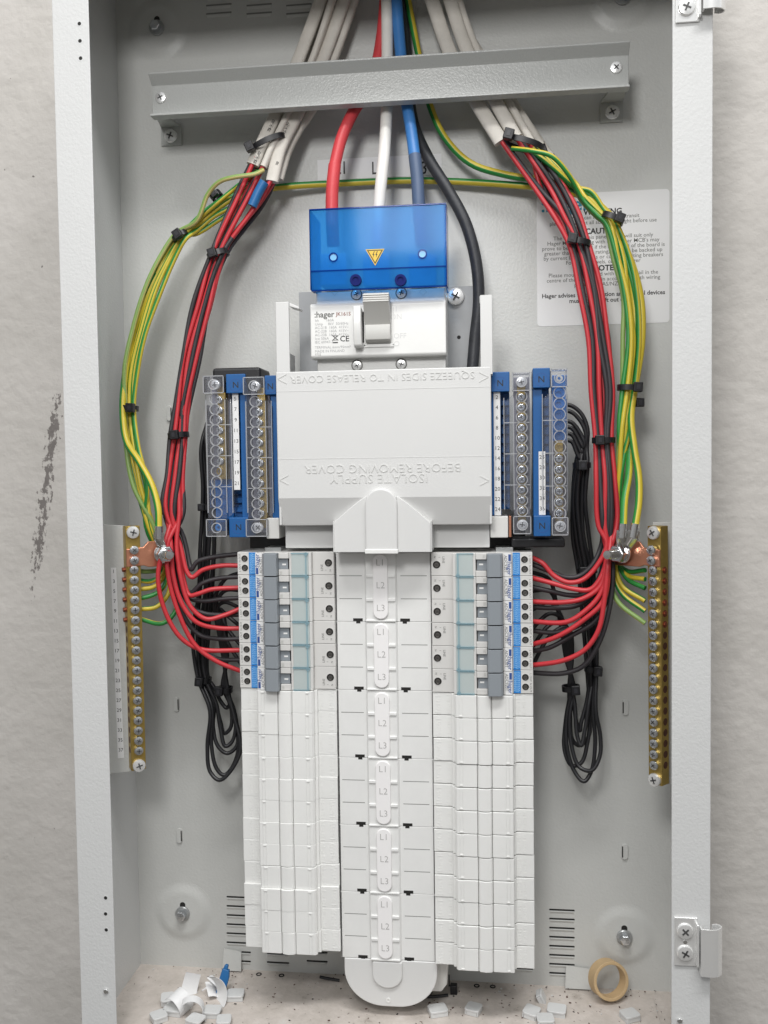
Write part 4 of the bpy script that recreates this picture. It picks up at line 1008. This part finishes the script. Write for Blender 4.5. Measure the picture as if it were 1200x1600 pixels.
Rst = [(857, 290, 38, 84), (886, 338, 32, 80), (904, 382, 26, 78), (921, 450, 32, 76), (933, 530, 36, 74), (940, 610, 34, 72), (943, 688, 24, 70), (945, 750, 27, 66), (949, 820, 26, 64)]
Rred = {0: [(948, 850, 60), (932, 885, 60), (910, 906, 60), (888, 910, 60), (865, 899, 62), (848, 880, 64), (828, 870, 68)],
        1: [(949, 860, 60), (940, 900, 58), (922, 921, 58), (895, 920, 60), (862, 911, 62), (828, 902, 68)],
        2: [(949, 870, 58), (939, 914, 56), (914, 934, 56), (882, 941, 58), (828, 940, 66)],
        3: [(950, 880, 56), (938, 928, 54), (910, 958, 54), (884, 972, 56), (828, 971, 66)],
        4: [(951, 880, 54), (943, 938, 52), (910, 970, 54), (870, 995, 58), (828, 1008, 66)],
        5: [(950, 880, 52), (944, 940, 50), (935, 985, 50), (914, 1015, 52), (880, 1032, 56), (828, 1040, 66)]}
Rblk = {0: [(940, 850, 68), (926, 882, 66), (905, 900, 66), (884, 902, 66), (862, 894, 66), (828, 880, 70)],
        1: [(944, 870, 66), (934, 908, 66), (914, 928, 66), (890, 930, 66), (858, 923, 66), (828, 917, 70)],
        2: [(946, 880, 66), (936, 920, 66), (905, 945, 66), (865, 950, 66), (828, 948, 70)],
        3: [(953, 880, 64), (945, 920, 62), (915, 970, 62), (870, 988, 64), (828, 985, 70)],
        4: [(955, 880, 62), (950, 930, 60), (930, 970, 60), (895, 992, 62), (858, 1012, 64), (828, 1018, 70)],
        5: [(957, 880, 60), (954, 940, 58), (938, 1000, 58), (912, 1040, 60), (880, 1052, 62), (828, 1051, 70)]}
RS = [[(666, -30, 96), (702, 80, 96), (742, 155, 90), (783, 222, 82)],
      [(694, -30, 94), (730, 80, 94), (772, 155, 88), (806, 216, 82)],
      [(700, -30, 104), (737, 80, 104), (783, 155, 96), (820, 220, 90)],
      [(706, -30, 98), (746, 80, 98), (792, 155, 92), (830, 222, 86)],
      [(690, -30, 106), (748, 80, 106), (800, 155, 100), (846, 228, 94)],
      [(678, -30, 106), (750, 80, 110), (806, 165, 104), (862, 246, 98)]]
RW = [(6.0, 3.0), (5.6, 3.0), (3.6, 2.8), (3.2, 3.2), (3.2, 3), (2.8, 3)]
ru = [-.95, -.12, .98, -.7, .1, .8]; rub = [-.52, .3, .66, 0, .85, -.3]
ruv = [-2.6, -2.8, 0, 3.2, 4.5, 2.5]; rubv = [-2.4, -3.0, -2.6, 5, 3.5, 4.5]
Gr = [(918, 304, 30, 84), (942, 330, 26, 82), (956, 344, 22, 80), (977, 400, 34, 78), (989, 460, 38, 76), (993, 530, 36, 74), (986, 605, 25, 72), (980, 670, 26, 68)]
gru = [-.8, -.3, .2, -.5, .45, -.95]
grs = [[(800, 232, 80), (832, 236, 72), (862, 244, 70), (888, 272, 74)], [(815, 228, 84), (850, 250, 80), (885, 280, 82)], [(832, 232, 86), (860, 262, 84), (892, 288, 84)],
       [(840, 232, 90), (868, 262, 88), (898, 285, 86)], [(850, 240, 90), (872, 262, 88), (900, 292, 86)], [(864, 250, 95), (880, 270, 92), (900, 296, 88)]]
gre = [[(972, 740, 68), (963, 820, 74), (960, 872, 74), (980, 892, 68), (1008, 891, 52)],
       [(970, 740, 70), (962, 820, 76), (960, 870, 76), (978, 898, 66), (1008, 905, 52)],
       [(971, 740, 66), (965, 820, 74), (963, 870, 74), (980, 904, 64), (1008, 919, 52)],
       [(968, 740, 66), (963, 820, 72), (960, 872, 72), (972, 915, 62), (1008, 939, 52)],
       [(967, 740, 68), (960, 820, 72), (955, 880, 70), (970, 925, 62), (1008, 955, 52)],
       [(965, 740, 70), (957, 820, 72), (953, 890, 70), (964, 938, 62), (1008, 974, 52)]]
for i in range(6):
    end = RS[i][-1]
    t = thing('sheathed_cable', 'white sheathed cable whose red core enters the %s right breaker' % ordn(i, 6).split(' from')[0], 'cable', P(*end), 'white sheathed cables running down from the top')
    b = MB(); b.tube(path(RS[i]), 1, n=16, flat=RW[i]); b.build('sheath', m_tps, t, ang=70)
    s = [(end[0]-2, end[1]-5, end[2]+.5)]
    core(s+station(Rst, ru[i], ruv[i])+Rred[i], 2.0, m_red, 'red_core', t)
    s = [(end[0]+1, end[1]-5, end[2]+1)]
    core(s+station(Rst, rub[i], rubv[i])+Rblk[i], 2.0, m_bk, 'black_core', t)
    earthtube(grs[i]+station(Gr, gru[i], (i % 3-1)*2.8)+gre[i], 1.95, .003*((i*3) % 5-2), 'earth_core', t, pale=(i == 5))
# heavy earth cables with crimped lugs
def lug(p0, p1, stud, parent):
    a, c = Vector(p0), Vector(p1); d = (c-a)
    b = MB(); b.tube([a, a+d*.35, a+d*.7, c], 3.3, n=12, smooth=False); b.tube([a+d*.5, c, Vector(stud)], 1, n=12, flat=(4.6, 1.0), smooth=False)
    b.build('lug', m_steel, parent, ang=50)
def bigearth(label, pts, r, lugs, tw):
    t = thing('earth_cable', label, 'cable', P(*pts[0]), 'heavy green and yellow earth cables')
    earthtube(pts, r, tw, 'insulation', t)
    for p0, p1, st in lugs: lug(p0, p1, st, t)
    return t
cl = TL @ Vector((24, -3.2, zl_(866))); cr = TR @ Vector((-26, -3.2, zr_(866)))
bigearth('heavy striped earth cable crossing behind the main cables to the left bar',
         [(982, 600, 78), (992, 520, 80), (984, 430, 82), (955, 350, 84), (920, 312, 88), (870, 296, 100), (800, 289, 108), (720, 284, 112), (640, 282, 114), (540, 286, 114), (440, 292, 108), (385, 300, 104), (340, 318, 98), (300, 352, 92), (280, 376, 88), (240, 440, 84), (208, 520, 80), (194, 600, 74), (192, 650, 66), (198, 690, 58), (218, 722, 50), (238, 760, 44), (247, 795, 40), (248, 824, 38)], 2.9,
         [(P(248, 822, 38), P(248, 842, 38), cl)], 0)
bigearth('heavy striped earth cable dropping from the top to the right bar',
         [(632, -30, 108), (645, 40, 108), (657, 100, 106), (672, 165, 104), (695, 215, 102), (735, 255, 100), (790, 273, 100), (850, 283, 98), (905, 300, 90), (945, 335, 84), (978, 390, 82), (1000, 460, 80), (1003, 530, 78), (993, 600, 74), (986, 650, 68), (991, 700, 60), (998, 745, 52), (998, 785, 44), (993, 820, 38)], 2.9,
         [(P(993, 818, 38), P(989, 840, 38), cr)], .0008)
bigearth('short heavy earth cable with printed marks beside the right bar stud',
         [(985, 600, 82), (984, 660, 76), (984, 710, 68), (982, 745, 56), (976, 780, 46), (974, 820, 39)], 2.9,
         [(P(974, 818, 39), P(972, 840, 39), cr)], .0)

# main supply cables
def supply(name, label, parts):
    t = thing(name, label, 'cable', P(*parts[0][1][0]), 'main supply cables')
    for nm, pts, r, m in parts: MB().tube(path(pts), r, n=16).build(nm, m, t, ang=80)
supply('supply_cable', 'thick red supply cable entering the blue shield', [
    ('insulation', [(604, -30, 100), (596, 60, 98), (580, 130, 92), (552, 175, 86), (534, 215, 80), (522, 262, 74)], 4.9, m_redbig),
    ('sleeve', [(523, 258, 74), (519, 300, 70), (519, 345, 68), (521, 385, 70)], 5.3, m_redbig)])
supply('supply_cable', 'thick white supply cable entering the blue shield', [
    ('insulation', [(604, -30, 96), (605, 60, 94), (604, 170, 88), (601, 230, 80), (595, 290, 70), (591, 340, 68), (589, 385, 70)], 4.9, m_whitebig)])
supply('supply_cable', 'thick blue supply cable with slate sleeve entering the blue shield', [
    ('insulation', [(617, -30, 96), (624, 60, 94), (632, 140, 88), (642, 200, 82), (648, 246, 76)], 4.8, m_bluebig),
    ('sleeve', [(648, 243, 76), (652, 280, 72), (655, 330, 68), (660, 385, 70)], 5.2, m_slate)])
supply('neutral_cable', 'thick black neutral cable curving past the main switch', [
    ('insulation', [(626, -30, 112), (634, 80, 110), (645, 190, 104), (668, 245, 98), (702, 300, 92), (728, 350, 88), (744, 410, 86), (748, 470, 86), (742, 530, 86), (738, 580, 84), (736, 610, 84)], 4.9, m_blackbig)])

# neutral pigtails with their loops
def pig(label, pts, grp):
    t = tag(MB().tube(path(pts), 1.75, n=10).build('neutral_lead', m_black, None, ang=80), label, 'wire', grp)
    return t
rl = [(634, .9), (644, .5), (660, .1), (669, -.25), (679, -.6), (690, -.95)]
rloops = [[(931, 1110, 84), (938, 1150, 84), (937, 1182, 82), (924, 1204, 80), (905, 1198, 84), (893, 1165, 88), (890, 1120, 90)],
          [(927, 1110, 88), (930, 1160, 88), (924, 1205, 86), (912, 1221, 84), (896, 1202, 88), (885, 1160, 90), (887, 1110, 92)],
          [(920, 1100, 88), (914, 1140, 86), (908, 1165, 84), (902, 1150, 86), (898, 1100, 90)],
          [(923, 1110, 94), (918, 1160, 92), (908, 1192, 90), (893, 1196, 90), (882, 1172, 92), (884, 1125, 94)],
          [(917, 1095, 92), (908, 1130, 90), (906, 1142, 90), (900, 1125, 92), (895, 1090, 93)],
          [(921, 1105, 96), (920, 1150, 96), (905, 1165, 94), (894, 1155, 94), (891, 1115, 94)]]
EX = ['highest', 'second highest', 'third highest', 'fourth highest', 'fifth highest', 'lowest']
for i, (ye, u) in enumerate(rl):
    pts = [(880, ye-2, 74), (893, ye, 74), (908-i*1.2, ye+12+i*1.5, 74), (918-i*2.4, ye+36-i*2, 74), (917-i*2, 700, 75)]
    pts += station([(909, 725, 22, 76), (904, 780, 24, 80), (908, 840, 26, 86), (916, 892, 24, 90), (922, 960, 24, 92), (926, 1040, 16, 92)], u, (i % 3-1)*3)
    pts += rloops[i]
    pts += [(893+u*4, 1074, 92), (889-u*5, 1030, 92), (884-u*7, 985, 90), (874-u*6, 940+i*8, 88), (858, 905+i*18, 86), (828, 893+i*31, 84)]
    pig('thin black lead, %s of six leaving the outer right neutral bar' % EX[i], pts, 'black neutral leads looped beside the breakers')
lloops = [[(328, 1110, 84), (324, 1165, 84), (328, 1205, 82), (343, 1219, 80), (360, 1205, 82), (376, 1170, 86), (366, 1120, 90)],
          [(331, 1105, 86), (330, 1160, 86), (338, 1200, 84), (350, 1211, 84), (365, 1195, 88), (374, 1150, 90), (362, 1110, 92)],
          [(334, 1100, 90), (333, 1135, 90), (340, 1165, 88), (355, 1177, 88), (370, 1165, 90), (366, 1110, 92)],
          [(338, 1100, 88), (344, 1135, 88), (352, 1166, 86), (363, 1158, 88), (368, 1125, 90)],
          [(336, 1095, 92), (345, 1130, 92), (350, 1146, 92), (360, 1138, 92), (361, 1105, 93)],
          [(335, 1075, 94), (345, 1096, 94), (354, 1106, 94), (359, 1100, 93), (357, 1085, 93)]]
LD = ['hanging lowest', 'hanging second lowest', 'third lowest', 'fourth lowest', 'fifth lowest', 'forming the shortest loop']
for i in range(6):
    u = .95-.38*i
    pts = [(335, 640, 84), (322, 668, 82)]+station([(321, 700, 14, 82), (325, 760, 14, 84), (326, 800, 18, 86), (325, 860, 24, 88), (321, 930, 25, 90), (313, 990, 24, 92), (318, 1058, 16, 92)], -u, (i % 3-1)*3)
    pts += lloops[i]
    pts += [(352+u*4, 1076, 92), (352-u*3, 1030, 92), (347-u*6, 985, 90), (342-u*8, 940+i*4, 88), (352, 905+i*18, 86), (380, 893+i*30, 84)]
    pig('thin black looped lead left of the breakers, loop %s' % LD[i], pts, 'black neutral leads looped beside the breakers')

# ------------------------------------------------------------------ cable ties
def tie(px, py, Y, wpx, dp, ang, label, head=0, tail=None, hs=1.0):
    """wpx: bundle width in px, dp: bundle thickness mm, ang: strap direction in the picture (deg, 0 = level)"""
    c = P(px, py, Y); sc_ = (Y+DIST)/F; a = wpx*sc_/2+1.0; d = dp/2+1.0
    q = math.radians(ang); T = Matrix.Translation(c) @ Matrix.Rotation(-q, 4, 'Y')
    t = thing('cable_tie', label, 'cable tie', c, 'black cable ties')
    b = MB(); n = 28; hw = 2.3
    vs = []
    for k in range(n):
        w_ = 2*PI*k/n; co, si = math.cos(w_), math.sin(w_)
        co = math.copysign(abs(co)**.8, co); si = math.copysign(abs(si)**.8, si)
        for rr in (0, 1.1):
            for zz in (-hw, hw): vs.append(T @ Vector(((a+rr)*co, (d+rr)*si, zz)))
    fs = []
    for k in range(n):
        i0, i1 = k*4, ((k+1) % n)*4
        for u, v in ((0, 1), (1, 3), (3, 2), (2, 0)): fs.append((i0+u, i0+v, i1+v, i1+u))
    b.add(vs, fs); b.build('strap', m_tie, t, bevel=0)
    hx = head*a
    b = MB(); b.box(hx-3.6*hs, hx+3.6*hs, -d-5.2*hs, -d+.8, -3.9*hs, 3.9*hs, 0, T)
    hd = b.build('locking_head', m_tie, t, bevel=.7)
    MB().box(hx-1.3*hs, hx+1.3*hs, -d-5.6*hs, -d-5*hs, -1.9*hs, 1.9*hs, 0, T).build('pawl', mat('tie_pawl', (.03, .03, .035), .3), hd)
    if tail: MB().box(hx-2.2, hx+2.2, -d-4, -d+tail, -.7, .6, 0, T @ Matrix.Translation((0, 0, 0))).build('tail', m_tie, t)
tie(420, 227, 88, 54, 22, 22, 'black cable tie around the white sheathed cables at left', -.9)
tie(818, 226, 88, 56, 22, -18, 'black cable tie around the white sheathed cables at right', -.8, hs=1.1)
tie(341, 398, 78, 27, 14, 18, 'black cable tie on the left red bundle, just below the blue tape', -.25)
tie(279, 680, 70, 25, 14, 5, 'black cable tie on the left red bundle level with the neutral bars', 0)
tie(283, 370, 84, 20, 12, 32, 'black cable tie on the left earth bundle at its upper bend', 0)
tie(202, 638, 74, 21, 12, -3, 'black cable tie on the left earth bundle above the earth bar', .7)
tie(904, 379, 78, 28, 14, -12, 'black cable tie on the right red bundle over the printed sticker', -.7)
tie(943, 688, 70, 27, 14, 0, 'black cable tie on the right red bundle level with the neutral bars', -.5)
tie(957, 342, 80, 28, 13, -24, 'black cable tie on the right earth bundle over the sticker corner', .6)
tie(983, 606, 72, 28, 13, -3, 'black cable tie on the right earth bundle above its stud', .65)
tie(909, 727, 76, 20, 10, 0, 'black cable tie gathering the thin black leads below the right neutral bar', 0)
tie(917, 891, 90, 24, 10, 3, 'black cable tie on the right black leads behind the red wires', -.4)
tie(926, 1045, 92, 18, 10, -4, 'black cable tie at the top of the right lead loops, outer', .6)
tie(892, 1075, 92, 20, 10, 4, 'black cable tie at the top of the right lead loops, nearer the breakers', .5)
tie(324, 792, 86, 14, 10, 0, 'black cable tie on the black leads beside the outer left neutral bar', -.6, hs=.8)
tie(318, 1062, 92, 18, 10, -6, 'black cable tie at the top of the left lead loops, outer', -.2)
tie(352, 1077, 92, 16, 10, -4, 'black cable tie at the top of the left lead loops, nearer the breakers', -.6)
tie(338, 306, 98, 12, 8, 40, 'small black tie head behind the left earth wires', 0, hs=.8)
tie(993, 630, 80, 12, 8, 0, 'black tie stub just below the right earth bundle tie', .6, hs=.9)

# ------------------------------------------------------------------ rubbish on the enclosure floor
FZ = ZF+1.4
def onfloor(px, py, h=0):       # point of the floor seen at this spot of the photograph
    v = RT*((px-600)/F) + UP*((800-py)/F) + FW; k = (FZ+h)/v.z; q = v*k+Vector((0, -DIST, 0)); return q
plug_lab = ['left of the curled paper pile', 'right of the curled paper pile', 'under the front of the paper pile', 'just right of the end cap', 'second right of the end cap',
            'standing against the back panel', 'in front of the upright plug', 'between the upright plug and the flat scrap', 'nearest the right flange', 'at the front edge right of centre', 'at the far left of the pile', 'lowest at the left edge of the pile', 'lowest at the middle of the pile', 'lowest at the right of the pile', 'half buried in the middle of the pile']
spec = [(272, 1583, 24, -.1, 0), (368, 1560, 21, .15, 0), (332, 1586, 21, .05, 0), (684, 1584, 22, .35, 0), (740, 1582, 18, 1.25, 0), (842, 1562, 17, 1.5, 1.1), (830, 1587, 20, 1.2, .1), (870, 1584, 22, -.15, .05),
        (984, 1592, 20, .45, 0), (852, 1599, 20, .1, 0), (262, 1566, 16, .3, .1), (248, 1594, 18, .7, 0), (306, 1600, 20, -.3, 0), (350, 1601, 17, .2, 0), (292, 1572, 18, -.5, .4)]
for k, (px, py, l, rz_, tilt) in enumerate(spec):
    q = onfloor(px, py)
    t = thing('knockout_plug', 'small grey plastic plug on the floor, '+plug_lab[k], 'plug', (q.x, min(q.y, D-6), FZ), 'grey plugs lying on the enclosure floor')
    T = Matrix.Translation((q.x, min(q.y, D-6), FZ)) @ Matrix.Rotation(rz_, 4, 'Z') @ Matrix.Rotation(tilt, 4, 'X')
    poly = rrect(-l/2*.72, l/2*.72, -6.5, 6.5, 2.6)
    b = MB(); b.prism([(x, y) for x, y in poly], 3.6, 5.6, 0, T, axis='Z')
    b.box(-l/2*.72+.5, l/2*.72-.5, -6, -4.8, 0, 3.7, 0, T); b.box(-l/2*.72+.5, l/2*.72-.5, 4.8, 6, 0, 3.7, 0, T); b.box(-l/2*.72+.5, -l/2*.72+1.6, -4.7, 4.7, 0, 3.7, 0, T)
    b.build('plug_body', m_paint, t, bevel=.7)
def ribbon(label, c, r, turns, wd, T, m=m_paper, nm='paper_curl', wob=.0, cat='paper scrap'):
    b = MB(); n = 40; vs = []
    for k in range(n+1):
        q = turns*2*PI*k/n; rr = r*(1+.35*k/n+wob*math.sin(3*q))
        for yy in (-wd/2, wd/2):
            for o_ in (0, .35): vs.append(T @ Vector(((rr+o_)*math.cos(q), yy*(1-.1*math.sin(q)), (rr+o_)*math.sin(q)+rr*.9)))
    fs = []
    for k in range(n):
        i0, i1 = k*4, (k+1)*4
        for u, v in ((0, 1), (1, 3), (3, 2), (2, 0)): fs.append((i0+u, i0+v, i1+v, i1+u))
    b.add(vs, fs); o = b.build(nm, m, None, ang=60); tag(o, label, cat, 'paper curls piled on the floor'); return o
def TT(px, py, rz_, rx, ry=0, h=0): q = onfloor(px, py); return Matrix.Translation((q.x, min(q.y, D-10), FZ+h)) @ Matrix.Rotation(rz_, 4, 'Z') @ Matrix.Rotation(rx, 4, 'X') @ Matrix.Rotation(ry, 4, 'Y')
ribbon('large white paper curl, back of the pile', 0, 7.5, .62, 15, TT(312, 1560, .5, .35, 2.2, 3))
ribbon('white paper curl looping over the left plug', 0, 8, .5, 15, TT(280, 1576, -.6, .3, .6, 0))
ribbon('creased white paper curl at the front of the pile', 0, 11, .34, 17, TT(318, 1580, .9, -.3, .8, -1))
ribbon('small white paper curl upright behind the blue scrap', 0, 6.5, .6, 11, TT(322, 1556, 1.2, .5, 1.8, 5))
ribbon('narrow white paper curl leaning left of the blue scrap', 0, 8, .45, 9, TT(300, 1592, .2, .1, .2, 0))
ribbon('pale paper curl lying right of the pile front', 0, 15, .22, 15, TT(292, 1584, 1.9, .3, .9, -3))
for k, (px, py, rz_, lb) in enumerate(((262, 1580, 1.1, 'flat white paper strip at the left end of the pile'), (338, 1572, .4, 'flat white paper strip right of the blue scrap'), (322, 1597, -.5, 'flat white paper strip at the very front of the pile'), (283, 1558, .2, 'flat white paper strip furthest back in the pile'))):
    ribbon(lb, 0, 22+4*k, .09+.02*k, 9+k, TT(px, py, rz_, .15, 1.35, -17-5*k))
p = onfloor(344, 1556)
b = MB(); T = Matrix.Translation((p.x, min(p.y, D-9), FZ+1)) @ Matrix.Rotation(.15, 4, 'Y') @ Matrix.Rotation(-.2, 4, 'X')
b.prism([(-4, 0), (3.5, 0), (5.5, 16), (4.5, 22), (-1.5, 22.5), (-3, 12)], -2.5, 2, 0, T); b.prism([(-1, 22), (3, 22), (3, 26), (0, 26)], -2, 1.5, 0, T)
tag(b.build('plastic_scrap', m_bluebit, None, bevel=.8), 'blue plastic scrap standing among the paper curls', 'scrap')
for px, py, l, lb in ((363, 1533, 24, 'flat grey sheet leaning on the back panel behind the blue scrap'), (903, 1561, 30, 'flat clear grey scrap leaning on the back panel near the tan ring')):
    q0 = P(px, py, D-5)
    b = MB(); T = Matrix.Translation((q0.x, D-6, FZ+.2)) @ Matrix.Rotation(-.22, 4, 'X'); w_ = l/1.75*.65
    b.prism([(-w_, 0), (w_, 0), (w_*.95, 17), (-w_*.9, 19)], -.5, .3, 0, T); tag(b.build('sheet_scrap', m_inner, None), lb, 'scrap')
# tan ring
q = P(949, 1531, D-22); b = MB()
ax = Vector((.30, -.90, .22)).normalized(); zc = FZ+16.5
b.ring((q.x-1, D-14, zc), ax, 16.0, 13.2, 13, 48)
tag(b.build('tape_ring', m_tan, None, bevel=.6), 'tan cardboard tape ring leaning on the back panel at right', 'ring')
# black offcuts
for pts, lb in (([(655, 1570, D-30), (640, 1567, D-32), (672, 1566, D-34), (700, 1562, D-30)], 'thin black wire offcut right of the end cap'),
                ([(500, 1524, D-12), (512, 1530, D-14), (530, 1531, D-16)], 'short black sleeve offcut left of the end cap')):
    tag(MB().tube([Vector((P(x, y, Y).x, Y, FZ+2.2)) for x, y, Y in pts], 1.3, n=8).build('wire_offcut', m_black, None), lb, 'offcut')
p = onfloor(708, 1565); b = MB(); b.box(p.x-3, p.x+3, D-26, D-20, FZ, FZ+8); b.box(p.x-4.5, p.x-3.4, D-24, D-23, FZ+6, FZ+17); tag(b.build('tie_offcut', m_tie, None, bevel=.6), 'black cable tie head standing right of the end cap', 'offcut')
# crumbs
b = MB(); rr = random.Random(11)
for k in range(260):
    x = rr.uniform(XL+8, XR-10); y = D-abs(rr.gauss(0, 45))-3
    if rr.random() < .45: x = rr.choice([-250, -60, 70, 20, 120])+rr.gauss(0, 16)
    if not (XL+4 < x < XR-4) or y < 12: continue
    r_ = rr.uniform(.2, .8); T = Matrix.Translation((x, y, FZ+.3)) @ Matrix.Rotation(rr.uniform(0, 3), 4, 'Z') @ Matrix.Rotation(rr.uniform(0, .6), 4, 'X')
    b.box(-r_*rr.uniform(.6, 2), r_, -r_*.6, r_*.6, 0, r_*.7, rr.choice([0, 0, 1, 2]), T)
tag(b.build('crumbs', [mat('brown_crumb', (.10, .055, .04), .8), m_dark, m_paint], None), 'scattered brown swarf and crumbs on the dusty enclosure floor', 'debris', kind='stuff')
